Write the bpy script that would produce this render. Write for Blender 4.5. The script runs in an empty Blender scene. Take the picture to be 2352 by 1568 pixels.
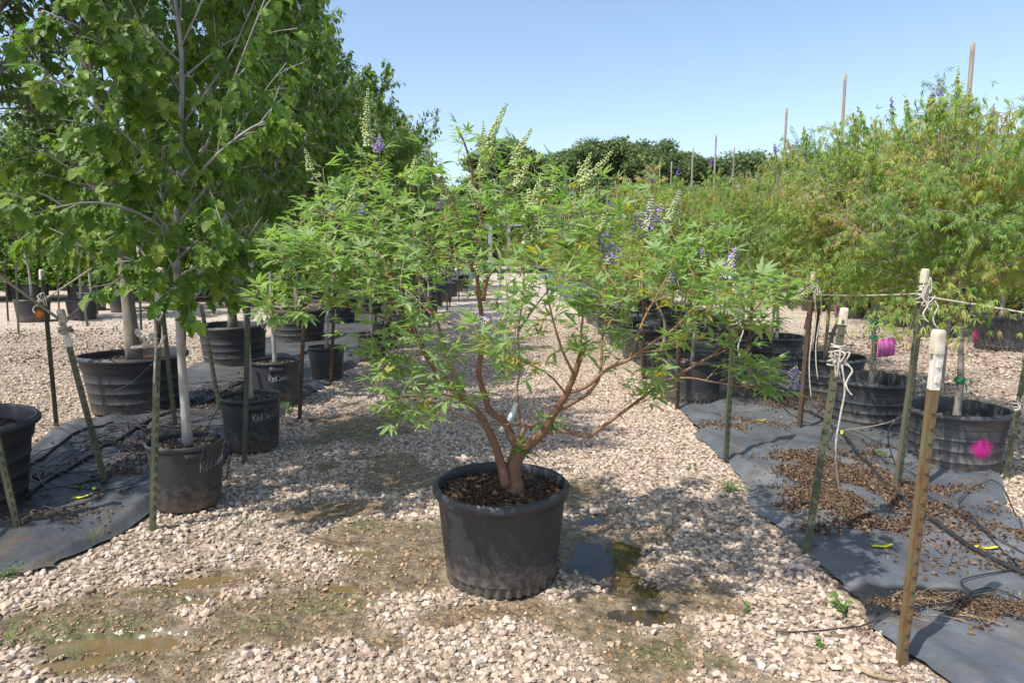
import bpy, math
import numpy as np
from mathutils import Vector

# ------------------------------------------------------------------ camera, sky, sun, exposure
S = bpy.context.scene
COL = S.collection
PITCH = math.radians(7.6)
CAMH = 1.5
cam = bpy.data.cameras.new('camera'); cam.lens = 24; cam.sensor_width = 36; cam.clip_start = .05; cam.clip_end = 2000
camo = bpy.data.objects.new('camera', cam); COL.objects.link(camo)
camo.location = (0, 0, CAMH); camo.rotation_euler = (math.pi/2 - PITCH, 0, 0)
S.camera = camo
SUN_EL = math.radians(55)
SUN_AZ = math.atan2(-.80, -.60)            # towards the sun, measured from +Y clockwise (x, y)
W = bpy.data.worlds.new('World'); S.world = W; W.use_nodes = True
wn = W.node_tree.nodes; wl = W.node_tree.links
sky = wn.new('ShaderNodeTexSky'); sky.sky_type = 'NISHITA'; sky.sun_disc = False
sky.sun_elevation = SUN_EL; sky.sun_rotation = SUN_AZ; sky.altitude = 100
sky.air_density = 1.0; sky.dust_density = 1.5; sky.ozone_density = .7
bg = wn['Background']; bg.inputs['Strength'].default_value = .145
wl.new(sky.outputs[0], bg.inputs[0])
sl = bpy.data.lights.new('sun', 'SUN'); sl.energy = 3.5; sl.angle = math.radians(.53); sl.color = (1, .95, .87)
so = bpy.data.objects.new('sun', sl); COL.objects.link(so)
sd = Vector((math.sin(SUN_AZ)*math.cos(SUN_EL), math.cos(SUN_AZ)*math.cos(SUN_EL), math.sin(SUN_EL)))
so.rotation_euler = sd.to_track_quat('Z', 'Y').to_euler(); so.location = sd*30
S.view_settings.view_transform = 'Standard'; S.view_settings.look = 'None'
S.view_settings.exposure = .66; S.view_settings.gamma = 1
S.cycles.use_denoising = True
S.cycles.max_bounces = 8; S.cycles.diffuse_bounces = 4; S.cycles.transparent_max_bounces = 12
S.cycles.transmission_bounces = 4; S.cycles.glossy_bounces = 3
S.cycles.caustics_reflective = False; S.cycles.caustics_refractive = False

# ------------------------------------------------------------------ helpers
R = np.random.default_rng
FPX = 1568.0
CP, SP = math.cos(PITCH), math.sin(PITCH)
def ray(px, py):
    x = (px-1176)/FPX; y = (784-py)/FPX
    return np.array([x, y*SP+CP, y*CP-SP])
def at(px, py, Y):
    d = ray(px, py); return np.array([0, 0, CAMH]) + d*(Y/d[1])
def ground(px, py, z=0.):
    d = ray(px, py); return np.array([0, 0, CAMH]) + d*((z-CAMH)/d[2])
def norm(v):
    v = np.asarray(v, float); return v/np.maximum(np.linalg.norm(v, axis=-1, keepdims=True), 1e-9)

class MB:
    def __init__(s): s.V=[]; s.T=[]; s.Q=[]; s.n=0; s.A=[]; s.mt=[]; s.mq=[]
    def add(s, V, T=None, Q=None, tint=0., mat=0):
        V = np.asarray(V, np.float32).reshape(-1, 3); k = len(V)
        s.V.append(V); t = np.empty(k, np.float32); t[:] = tint; s.A.append(t)
        if T is not None and len(T):
            T = np.asarray(T, np.int64).reshape(-1, 3); s.T.append(T+s.n); s.mt.append(np.full(len(T), mat, np.int32))
        if Q is not None and len(Q):
            Q = np.asarray(Q, np.int64).reshape(-1, 4); s.Q.append(Q+s.n); s.mq.append(np.full(len(Q), mat, np.int32))
        s.n += k
        return s
    def inst(s, tpl, pos, M, tint=0., mat=0):
        """copies of a template (V,T,Q): pos (N,3), M (N,3,3) columns = axes incl. scale"""
        V0, T0, Q0 = tpl
        N = len(pos)
        if not N: return s
        V = np.einsum('nij,kj->nki', M, V0) + pos[:, None, :]
        off = (np.arange(N)*len(V0))[:, None, None]
        T = (T0[None]+off).reshape(-1, 3) if T0 is not None and len(T0) else None
        Q = (Q0[None]+off).reshape(-1, 4) if Q0 is not None and len(Q0) else None
        tn = np.repeat(np.broadcast_to(np.asarray(tint, np.float32), (N,)), len(V0))
        return s.add(V.reshape(-1, 3), T, Q, tn, mat)

def mesh(name, mb, smooth=True, extra=None):
    me = bpy.data.meshes.new(name)
    V = np.concatenate(mb.V); A = np.concatenate(mb.A)
    T = np.concatenate(mb.T) if mb.T else np.zeros((0, 3), np.int64)
    Q = np.concatenate(mb.Q) if mb.Q else np.zeros((0, 4), np.int64)
    me.vertices.add(len(V)); me.vertices.foreach_set('co', V.ravel())
    me.loops.add(T.size+Q.size)
    me.loops.foreach_set('vertex_index', np.concatenate([T.ravel(), Q.ravel()]).astype(np.int32))
    me.polygons.add(len(T)+len(Q))
    ls = np.concatenate([np.arange(len(T))*3, T.size+np.arange(len(Q))*4]).astype(np.int32)
    me.polygons.foreach_set('loop_start', ls)
    mi = np.concatenate((mb.mt or [np.zeros(0, np.int32)]) + (mb.mq or [np.zeros(0, np.int32)]))
    me.polygons.foreach_set('material_index', mi.astype(np.int32))
    me.polygons.foreach_set('use_smooth', np.full(len(T)+len(Q), smooth))
    a = me.attributes.new('tint', 'FLOAT', 'POINT'); a.data.foreach_set('value', A)
    for k, v in (extra or {}).items():
        b = me.attributes.new(k, 'FLOAT', 'POINT'); b.data.foreach_set('value', np.asarray(v, np.float32))
    me.update(calc_edges=True); me.validate()
    return me
def obj(name, mb, mats, parent=None, smooth=True, extra=None):
    me = mb if isinstance(mb, bpy.types.Mesh) else mesh(name, mb, smooth, extra)
    for m in (mats if isinstance(mats, (list, tuple)) else [mats]): me.materials.append(m)
    o = bpy.data.objects.new(name, me); COL.objects.link(o)
    if parent is not None: o.parent = parent
    return o
def tag(o, label=None, cat=None, group=None, kind=None):
    if label: o['label'] = label
    if cat: o['category'] = cat
    if group: o['group'] = group
    if kind: o['kind'] = kind
    return o
def empty(name, loc=(0, 0, 0), rz=0.):
    o = bpy.data.objects.new(name, None); COL.objects.link(o)
    o.location = loc; o.rotation_euler = (0, 0, rz); o.empty_display_size = .1
    return o
def kids(o): return [c for c in CHILD.get(o.name, [])]
CHILD = {}
def reg(p, *cs):
    CHILD.setdefault(p.name, []).extend(cs)
def dup(root, loc, rz=0., sc=1.):
    r = root.copy(); COL.objects.link(r); r.location = loc; r.rotation_euler = (0, 0, rz)
    r.scale = (sc, sc, sc) if np.isscalar(sc) else sc
    for c in list(root.children):
        d = c.copy(); COL.objects.link(d); d.parent = r
    return r

def tube(mb, pts, rad, sides=6, tint=0., mat=0, cap=True):
    P = np.asarray(pts, float); n = len(P)
    rad = np.broadcast_to(np.asarray(rad, float), (n,))
    Tn = np.empty_like(P); Tn[1:-1] = P[2:]-P[:-2]; Tn[0] = P[1]-P[0]; Tn[-1] = P[-1]-P[-2]
    Tn = norm(Tn)
    a = np.array([0, 0, 1.]) if abs(Tn[0][2]) < .9 else np.array([1., 0, 0])
    U = np.empty_like(P); u = norm(np.cross(Tn[0], a))
    for i in range(n):
        u = u - Tn[i]*np.dot(u, Tn[i]); u = u/max(np.linalg.norm(u), 1e-9); U[i] = u
    B = np.cross(Tn, U)
    th = np.arange(sides)/sides*2*math.pi
    V = P[:, None]+rad[:, None, None]*(np.cos(th)[None, :, None]*U[:, None]+np.sin(th)[None, :, None]*B[:, None])
    i = np.arange(n-1)[:, None]*sides; j = np.arange(sides)[None]; k = (j+1) % sides
    Q = np.stack(np.broadcast_arrays(i+j, i+k, i+sides+k, i+sides+j), -1).reshape(-1, 4)
    T = None
    V = V.reshape(-1, 3)
    if cap:
        V = np.concatenate([V, P[-1:]+Tn[-1:]*rad[-1]*.5, P[:1]-Tn[:1]*rad[0]*.2]); e = n*sides; b = (n-1)*sides
        T = [(b+q, b+(q+1) % sides, e) for q in range(sides)]+[((q+1) % sides, q, e+1) for q in range(sides)]
    mb.add(V, T, Q, tint, mat)
def spline(P, n):
    """Catmull-Rom through points P -> n points"""
    P = np.asarray(P, float)
    if len(P) == 2: return P[0]+(P[1]-P[0])*np.linspace(0, 1, n)[:, None]
    E = np.concatenate([[2*P[0]-P[1]], P, [2*P[-1]-P[-2]]])
    t = np.linspace(0, len(P)-1-1e-6, n); i = t.astype(int); f = (t-i)[:, None]
    a, b, c, d = E[i], E[i+1], E[i+2], E[i+3]
    return .5*(2*b+(c-a)*f+(2*a-5*b+4*c-d)*f**2+(3*b-a-3*c+d)*f**3)
def box(mb, c, h, tint=0., mat=0, M=None):
    s = np.array([(x, y, z) for x in (-1, 1) for y in (-1, 1) for z in (-1, 1)], float)*np.asarray(h)
    if M is not None: s = s@np.asarray(M).T
    mb.add(s+np.asarray(c), None, [(0, 1, 3, 2), (4, 6, 7, 5), (0, 4, 5, 1), (2, 3, 7, 6), (0, 2, 6, 4), (1, 5, 7, 3)], tint, mat)
def lathe(mb, prof, seg=64, mod=None, tint=0., mat=0, cap_end=False):
    P = np.asarray(prof, float); th = np.arange(seg)/seg*2*math.pi
    r = np.repeat(P[:, :1], seg, 1); z = np.repeat(P[:, 1:2], seg, 1)
    if mod is not None: r, z = mod(r, z, th[None])
    V = np.stack([r*np.cos(th), r*np.sin(th), z], -1).reshape(-1, 3)
    i = np.arange(len(P)-1)[:, None]*seg; j = np.arange(seg)[None]; k = (j+1) % seg
    Q = np.stack(np.broadcast_arrays(i+j, i+k, i+seg+k, i+seg+j), -1).reshape(-1, 4)
    mb.add(V, None, Q, tint, mat)
def frames(axis, nrm, scale, wid=None):
    """(N,3,3) with columns axis, side, normal times scale"""
    a = norm(axis); n = nrm-a*np.sum(nrm*a, -1, keepdims=True); n = norm(n); b = np.cross(n, a)
    s = np.asarray(scale)[:, None]
    w = s if wid is None else s*np.asarray(wid)[:, None]
    return np.stack([a*s, b*w, n*s], -1)
def randdir(rng, n):
    return norm(rng.normal(size=(n, 3)))
_LAT = R(77).random((256, 256))
def vnoise(x, y, f=1., seed=0):
    x = np.asarray(x)*f+seed*17.3; y = np.asarray(y)*f+seed*9.1
    i = np.floor(x).astype(int); j = np.floor(y).astype(int); u = x-i; v = y-j
    u = u*u*(3-2*u); v = v*v*(3-2*v)
    g = lambda a, b: _LAT[a % 256, b % 256]
    return (g(i, j)*(1-u)+g(i+1, j)*u)*(1-v)+(g(i, j+1)*(1-u)+g(i+1, j+1)*u)*v
def fbm(x, y, f, seed=0):
    return (vnoise(x, y, f, seed)+.5*vnoise(x, y, 2*f, seed+1)+.25*vnoise(x, y, 4*f, seed+2))/1.75
def sstep(a, b, x):
    t = np.clip((x-a)/(b-a), 0, 1); return t*t*(3-2*t)

# ------------------------------------------------------------------ materials
def newmat(name):
    m = bpy.data.materials.new(name); m.use_nodes = True; nt = m.node_tree
    return m, nt, nt.nodes, nt.links, nt.nodes['Principled BSDF']
def ramp(N, stops):
    r = N.new('ShaderNodeValToRGB'); e = r.color_ramp.elements
    while len(e) < len(stops): e.new(.5)
    for q, (p, c) in zip(e, stops): q.position = p; q.color = (*c, 1)
    return r
def noise(N, L, scale, detail=4, coord=None, rough=.55):
    t = N.new('ShaderNodeTexNoise'); t.inputs['Scale'].default_value = scale; t.inputs['Detail'].default_value = detail
    t.inputs['Roughness'].default_value = rough
    if coord is not None: L.new(coord, t.inputs['Vector'])
    return t
def simple(name, stops, rough=.6, scale=6., detail=5, bump=.0, bscale=40., attr=None, spec=.4, metal=0., stretch=None, seedobj=False):
    """noise-driven colour (or attribute tint), roughness and bump in object space"""
    m, nt, N, L, P = newmat(name)
    tc = N.new('ShaderNodeTexCoord'); co = tc.outputs['Object']
    if stretch or seedobj:
        mp = N.new('ShaderNodeMapping'); mp.inputs['Scale'].default_value = stretch or (1, 1, 1); L.new(co, mp.inputs[0])
        if seedobj:
            oi = N.new('ShaderNodeObjectInfo'); mu = N.new('ShaderNodeMath'); mu.operation = 'MULTIPLY'; mu.inputs[1].default_value = 50
            L.new(oi.outputs['Random'], mu.inputs[0]); L.new(mu.outputs[0], mp.inputs['Location'])
        co = mp.outputs[0]
    r = ramp(N, stops)
    t = noise(N, L, scale, detail, co)
    if attr:
        a = N.new('ShaderNodeAttribute'); a.attribute_name = attr
        mx = N.new('ShaderNodeMath'); mx.operation = 'MULTIPLY_ADD'; mx.inputs[1].default_value = .25
        sb = N.new('ShaderNodeMath'); sb.operation = 'SUBTRACT'; sb.inputs[1].default_value = .5
        L.new(t.outputs['Fac'], sb.inputs[0]); L.new(sb.outputs[0], mx.inputs[0]); L.new(a.outputs['Fac'], mx.inputs[2])
        L.new(mx.outputs[0], r.inputs[0])
    else: L.new(t.outputs['Fac'], r.inputs[0])
    L.new(r.outputs[0], P.inputs['Base Color'])
    P.inputs['Roughness'].default_value = rough; P.inputs['Specular IOR Level'].default_value = spec; P.inputs['Metallic'].default_value = metal
    if bump:
        b = N.new('ShaderNodeBump'); b.inputs['Strength'].default_value = bump; b.inputs['Distance'].default_value = .01
        t2 = noise(N, L, bscale, 5, co); L.new(t2.outputs['Fac'], b.inputs['Height']); L.new(b.outputs[0], P.inputs['Normal'])
    return m
def leafmat(name, stops, back=.5, trans=.35, tcol=(1.25, 1.35, .55), rough=.45, spec=.35, backcol=(.16, .21, .12)):
    m, nt, N, L, P = newmat(name)
    a = N.new('ShaderNodeAttribute'); a.attribute_name = 'tint'
    r = ramp(N, stops); L.new(a.outputs['Fac'], r.inputs[0])
    g = N.new('ShaderNodeNewGeometry')
    mx = N.new('ShaderNodeMix'); mx.data_type = 'RGBA'; mx.inputs['B'].default_value = (*backcol, 1)
    mu = N.new('ShaderNodeMath'); mu.operation = 'MULTIPLY'; mu.inputs[1].default_value = back
    L.new(g.outputs['Backfacing'], mu.inputs[0]); L.new(mu.outputs[0], mx.inputs['Factor'])
    L.new(r.outputs[0], mx.inputs['A'])
    L.new(mx.outputs['Result'], P.inputs['Base Color'])
    P.inputs['Roughness'].default_value = rough; P.inputs['Specular IOR Level'].default_value = spec
    t = N.new('ShaderNodeBsdfTranslucent')
    tm = N.new('ShaderNodeMix'); tm.data_type = 'RGBA'; tm.blend_type = 'MULTIPLY'; tm.inputs['Factor'].default_value = 1
    tm.inputs['B'].default_value = (*tcol, 1); L.new(r.outputs[0], tm.inputs['A']); L.new(tm.outputs['Result'], t.inputs['Color'])
    sh = N.new('ShaderNodeMixShader'); sh.inputs[0].default_value = trans
    L.new(P.outputs[0], sh.inputs[1]); L.new(t.outputs[0], sh.inputs[2])
    L.new(sh.outputs[0], N['Material Output'].inputs['Surface'])
    return m

M = {}
M['leaf_chaste'] = leafmat('chaste_leaf', [(0, (.20, .33, .105)), (.5, (.31, .455, .17)), (.9, (.40, .53, .225)), (.965, (.42, .47, .12)), (1, (.58, .48, .06))], back=.5, trans=.46, backcol=(.26, .34, .19), spec=.35, rough=.55)
M['leaf_maple'] = leafmat('maple_leaf', [(0, (.075, .155, .03)), (.5, (.15, .255, .044)), (.85, (.25, .36, .06)), (1, (.38, .45, .09))], back=.45, trans=.48, backcol=(.15, .21, .11), spec=.4)
M['leaf_autumn'] = leafmat('turning_maple_leaf', [(0, (.10, .17, .03)), (.45, (.20, .25, .04)), (.7, (.45, .33, .06)), (1, (.55, .26, .06))], back=.3, trans=.35)
M['leaf_oak'] = leafmat('small_leaf', [(0, (.05, .105, .026)), (.6, (.085, .16, .036)), (1, (.14, .22, .055))], back=.3, trans=.4, backcol=(.12, .16, .09))
M['leaf_row'] = leafmat('row_tree_leaf', [(0, (.16, .29, .07)), (.35, (.29, .42, .105)), (.65, (.44, .50, .135)), (.88, (.54, .50, .165)), (1, (.46, .33, .15))], back=.3, trans=.5, backcol=(.2, .25, .12))
M['leaf_far'] = leafmat('far_leaf', [(0, (.09, .15, .06)), (.6, (.15, .21, .085)), (1, (.22, .28, .12))], back=.2, trans=.35)
M['weed'] = leafmat('weed_leaf', [(0, (.08, .17, .03)), (1, (.2, .36, .06))], trans=.35)
M['bark_chaste'] = simple('chaste_bark', [(.25, (.12, .065, .042)), (.55, (.25, .135, .085)), (.8, (.36, .24, .15))], .75, 9, attr='tint', bump=.5, bscale=60, stretch=(1, 1, .35))
M['bark_pale'] = simple('pale_bark', [(.3, (.24, .22, .20)), (.6, (.40, .38, .36)), (.85, (.5, .47, .44))], .8, 14, bump=.3, bscale=50, stretch=(1, 1, .5))
M['bark_oak'] = simple('grey_brown_bark', [(.3, (.14, .12, .09)), (.6, (.26, .23, .18)), (.85, (.36, .33, .27))], .85, 18, bump=.5, bscale=60, stretch=(1, 1, .4))
M['bark_row'] = simple('grey_bark', [(.3, (.17, .145, .125)), (.6, (.30, .27, .24)), (.85, (.42, .40, .37))], .85, 20, bump=.5, bscale=70, stretch=(1, 1, .3))
M['spike'] = simple('flower_spike', [(0, (.24, .33, .11)), (.30, (.42, .49, .20)), (.55, (.55, .55, .38)), (.7, (.46, .33, .80)), (1, (.33, .17, .72))], .6, 30, attr='tint')
M['spike_far'] = simple('dry_and_purple_spike', [(0, (.16, .09, .45)), (.6, (.16, .09, .45)), (.7, (.20, .13, .09)), (1, (.24, .16, .10))], .8, 30, attr='tint')
def pot_mat(name, stops, dust):
    m = simple(name, stops, .46, 3.2, detail=8, bump=.15, bscale=100, spec=.5, seedobj=True)
    nt = m.node_tree; N = nt.nodes; L = nt.links; P = N['Principled BSDF']; src = P.inputs['Base Color'].links[0].from_socket
    tc = N.new('ShaderNodeTexCoord'); sx = N.new('ShaderNodeSeparateXYZ'); L.new(tc.outputs['Object'], sx.inputs[0])
    mr = N.new('ShaderNodeMapRange'); mr.inputs['From Min'].default_value = .26; mr.inputs['From Max'].default_value = 0; mr.inputs['To Min'].default_value = -.12; mr.inputs['To Max'].default_value = .22; L.new(sx.outputs['Z'], mr.inputs['Value'])
    t = noise(N, L, 26, 9, tc.outputs['Object'], .72); ad = N.new('ShaderNodeMath'); ad.operation = 'ADD'; L.new(t.outputs['Fac'], ad.inputs[0]); L.new(mr.outputs[0], ad.inputs[1])
    r = ramp(N, [(.52, (0, 0, 0)), (.78, (1, 1, 1))]); L.new(ad.outputs[0], r.inputs[0])
    mu = N.new('ShaderNodeMath'); mu.operation = 'MULTIPLY'; mu.inputs[1].default_value = dust; L.new(r.outputs[0], mu.inputs[0])
    mx = N.new('ShaderNodeMix'); mx.data_type = 'RGBA'; mx.inputs['B'].default_value = (.27, .225, .175, 1); L.new(mu.outputs[0], mx.inputs['Factor']); L.new(src, mx.inputs['A']); L.new(mx.outputs['Result'], P.inputs['Base Color'])
    return m
M['pot'] = pot_mat('black_pot_plastic', [(.3, (.026, .027, .031)), (.6, (.040, .041, .046)), (.8, (.068, .067, .067))], .5)
M['pot_dusty'] = pot_mat('dusty_pot_plastic', [(.3, (.042, .045, .052)), (.55, (.068, .072, .080)), (.8, (.12, .12, .12))], .65)
M['soil'] = simple('potting_bark', [(0, (.03, .018, .012)), (.4, (.075, .045, .028)), (.75, (.14, .08, .05)), (1, (.27, .19, .12))], .85, 30, attr='tint')
M['soil_grey'] = simple('potting_soil', [(0, (.05, .04, .03)), (.5, (.12, .095, .07)), (1, (.25, .2, .15))], .9, 30, attr='tint')
M['green_steel'] = simple('green_painted_steel', [(.2, (.045, .052, .032)), (.5, (.085, .092, .058)), (.66, (.12, .105, .065)), (.8, (.15, .085, .05))], .55, 12, detail=8, bump=.25, bscale=80, stretch=(1, 1, .3), seedobj=True)
M['rusty_steel'] = simple('rusty_steel', [(.2, (.045, .03, .024)), (.5, (.085, .05, .034)), (.8, (.13, .075, .045))], .7, 14, detail=8, bump=.25, bscale=90, stretch=(1, 1, .3), seedobj=True)
M['mossy_steel'] = simple('rust_and_green_steel', [(.25, (.10, .055, .028)), (.45, (.16, .095, .045)), (.6, (.12, .12, .065)), (.8, (.20, .16, .09))], .7, 26, detail=8, bump=.3, bscale=90, stretch=(1, 1, .35))
M['white_steel'] = simple('chipped_white_paint', [(.36, (.25, .14, .08)), (.43, (.58, .53, .46)), (.8, (.74, .71, .66))], .6, 11, detail=7, seedobj=True)
M['cap'] = simple('weathered_plastic_cap', [(.25, (.34, .29, .21)), (.5, (.55, .50, .40)), (.8, (.68, .65, .57))], .65, 16, detail=7, seedobj=True)
M['rope'] = simple('white_rope', [(.25, (.30, .27, .22)), (.5, (.52, .48, .41)), (.75, (.66, .62, .55))], .85, 60, bump=.6, bscale=220)
M['rope_old'] = simple('weathered_rope', [(.2, (.25, .22, .18)), (.5, (.40, .36, .30)), (.8, (.52, .49, .43))], .9, 60, bump=.6, bscale=220)
M['hose'] = simple('black_hose', [(.3, (.018, .018, .02)), (.8, (.045, .045, .048))], .45, 12, spec=.5)
M['bamboo'] = simple('bamboo', [(.25, (.20, .16, .12)), (.5, (.34, .28, .22)), (.8, (.46, .40, .33))], .7, 9, detail=7, stretch=(6, 6, .6), seedobj=True)
M['tape'] = simple('green_tape', [(.3, (.01, .17, .085)), (.8, (.02, .27, .14))], .45, 30)
M['pink'] = simple('pink_plastic', [(.3, (.74, .14, .50)), (.8, (.84, .20, .60))], .5, 8)
M['white_tag'] = simple('white_tag', [(.3, (.7, .72, .74)), (.8, (.82, .83, .84))], .5, 8)
M['yellow'] = simple('yellow_plastic', [(.3, (.62, .62, .04)), (.8, (.8, .78, .08))], .5, 20)
M['chalk'] = simple('chalk_line', [(.3, (.55, .57, .6)), (.7, (.75, .77, .79))], .8, 40)
M['litter'] = simple('dry_leaf', [(0, (.05, .03, .018)), (.35, (.11, .068, .042)), (.7, (.18, .12, .075)), (1, (.30, .22, .145))], .85, 20, attr='tint')
M['straw'] = simple('straw', [(.3, (.3, .22, .12)), (.8, (.5, .4, .24))], .8, 20)
M['steel_grey'] = simple('galvanised_steel', [(.3, (.3, .31, .32)), (.8, (.45, .46, .47))], .45, 8, metal=.3)

def stone_mat():
    m, nt, N, L, P = newmat('limestone_gravel')
    a = N.new('ShaderNodeAttribute'); a.attribute_name = 'tint'
    r = ramp(N, [(0, (.17, .13, .095)), (.12, (.32, .24, .175)), (.35, (.43, .33, .24)), (.6, (.53, .425, .33)), (.82, (.60, .51, .425)), (.93, (.43, .40, .39)), (1, (.43, .27, .18))])
    L.new(a.outputs['Fac'], r.inputs[0])
    w = N.new('ShaderNodeAttribute'); w.attribute_name = 'wet'
    tc = N.new('ShaderNodeTexCoord'); t = noise(N, L, 70, 4, tc.outputs['Object'])
    mu = N.new('ShaderNodeMix'); mu.data_type = 'RGBA'; mu.blend_type = 'OVERLAY'; mu.inputs['Factor'].default_value = .45
    L.new(r.outputs[0], mu.inputs['A']); L.new(t.outputs['Color'], mu.inputs['B'])
    gr = N.new('ShaderNodeMix'); gr.data_type = 'RGBA'; gr.blend_type = 'MIX'; gr.inputs['Factor'].default_value = .0
    wm = N.new('ShaderNodeMix'); wm.data_type = 'RGBA'; wm.blend_type = 'MULTIPLY'; wm.inputs['B'].default_value = (.70, .58, .42, 1)
    bw = N.new('ShaderNodeRGBToBW'); L.new(t.outputs['Color'], bw.inputs[0])
    L.new(w.outputs['Fac'], wm.inputs['Factor']); 
    ov = N.new('ShaderNodeMix'); ov.data_type = 'RGBA'; ov.blend_type = 'OVERLAY'; ov.inputs['Factor'].default_value = .4
    L.new(r.outputs[0], ov.inputs['A']); L.new(bw.outputs[0], ov.inputs['B'])
    L.new(ov.outputs['Result'], wm.inputs['A'])
    L.new(wm.outputs['Result'], P.inputs['Base Color'])
    rr = N.new('ShaderNodeMapRange'); rr.inputs['To Min'].default_value = .85; rr.inputs['To Max'].default_value = .28
    L.new(w.outputs['Fac'], rr.inputs['Value']); L.new(rr.outputs[0], P.inputs['Roughness'])
    b = N.new('ShaderNodeBump'); b.inputs['Strength'].default_value = .35; b.inputs['Distance'].default_value = .004
    L.new(t.outputs['Fac'], b.inputs['Height']); L.new(b.outputs[0], P.inputs['Normal'])
    return m
M['stone'] = stone_mat()

def ground_mat():
    m, nt, N, L, P = newmat('gravel_ground')
    tc = N.new('ShaderNodeTexCoord'); co = tc.outputs['Object']
    wp = noise(N, L, 9, 3, co)
    add = N.new('ShaderNodeMix'); add.data_type = 'RGBA'; add.blend_type = 'LINEAR_LIGHT'; add.inputs['Factor'].default_value = .02
    L.new(co, add.inputs['A']); L.new(wp.outputs['Color'], add.inputs['B'])
    v = N.new('ShaderNodeTexVoronoi'); v.inputs['Scale'].default_value = 24; L.new(add.outputs['Result'], v.inputs['Vector'])
    v2 = N.new('ShaderNodeTexVoronoi'); v2.inputs['Scale'].default_value = 60; L.new(add.outputs['Result'], v2.inputs['Vector'])
    sp = N.new('ShaderNodeSeparateColor'); L.new(v.outputs['Color'], sp.inputs[0])
    r = ramp(N, [(0, (.34, .265, .205)), (.3, (.47, .385, .30)), (.65, (.55, .465, .385)), (1, (.62, .55, .47))]); L.new(sp.outputs[0], r.inputs[0])
    sp2 = N.new('ShaderNodeSeparateColor'); L.new(v2.outputs['Color'], sp2.inputs[0])
    r2 = ramp(N, [(0, (.17, .13, .095)), (.5, (.30, .235, .175)), (1, (.44, .36, .28))]); L.new(sp2.outputs[0], r2.inputs[0])
    bn = noise(N, L, .9, 5, co); br = ramp(N, [(.45, (0, 0, 0)), (.62, (1, 1, 1))]); L.new(bn.outputs['Fac'], br.inputs[0])
    gn = N.new('ShaderNodeAttribute'); gn.attribute_name = 'near'
    mxv = N.new('ShaderNodeMath'); mxv.operation = 'MAXIMUM'
    hb = N.new('ShaderNodeMath'); hb.operation = 'MULTIPLY'; hb.inputs[1].default_value = .45
    L.new(br.outputs[0], hb.inputs[0]); L.new(hb.outputs[0], mxv.inputs[0]); L.new(gn.outputs['Fac'], mxv.inputs[1])
    m1 = N.new('ShaderNodeMix'); m1.data_type = 'RGBA'; L.new(mxv.outputs[0], m1.inputs['Factor']); L.new(r.outputs[0], m1.inputs['A']); L.new(r2.outputs[0], m1.inputs['B'])
    w = N.new('ShaderNodeAttribute'); w.attribute_name = 'wet'
    al = N.new('ShaderNodeAttribute'); al.attribute_name = 'algae'
    mn = noise(N, L, 14, 6, co)
    mr = ramp(N, [(.3, (.095, .075, .048)), (.5, (.19, .152, .098)), (.72, (.30, .245, .165))]); L.new(mn.outputs['Fac'], mr.inputs[0])
    ar = ramp(N, [(.3, (.07, .072, .032)), (.55, (.15, .145, .07)), (.75, (.24, .215, .12))]); L.new(mn.outputs['Fac'], ar.inputs[0])
    m2 = N.new('ShaderNodeMix'); m2.data_type = 'RGBA'; L.new(al.outputs['Fac'], m2.inputs['Factor']); L.new(mr.outputs[0], m2.inputs['A']); L.new(ar.outputs[0], m2.inputs['B'])
    m3 = N.new('ShaderNodeMix'); m3.data_type = 'RGBA'; L.new(w.outputs['Fac'], m3.inputs['Factor']); L.new(m1.outputs['Result'], m3.inputs['A']); L.new(m2.outputs['Result'], m3.inputs['B'])
    L.new(m3.outputs['Result'], P.inputs['Base Color'])
    rr = N.new('ShaderNodeMapRange'); rr.inputs['To Min'].default_value = .9; rr.inputs['To Max'].default_value = .3
    L.new(w.outputs['Fac'], rr.inputs['Value']); L.new(rr.outputs[0], P.inputs['Roughness'])
    b = N.new('ShaderNodeBump'); b.inputs['Strength'].default_value = .9; b.inputs['Distance'].default_value = .02
    inv = N.new('ShaderNodeMath'); inv.operation = 'SUBTRACT'; inv.inputs[0].default_value = 1; L.new(v.outputs['Distance'], inv.inputs[1])
    L.new(inv.outputs[0], b.inputs['Height'])
    b2 = N.new('ShaderNodeBump'); b2.inputs['Strength'].default_value = .6; b2.inputs['Distance'].default_value = .008
    L.new(mn.outputs['Fac'], b2.inputs['Height']); L.new(b.outputs[0], b2.inputs['Normal'])
    L.new(b2.outputs[0], P.inputs['Normal'])
    return m
M['ground'] = ground_mat()

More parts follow.
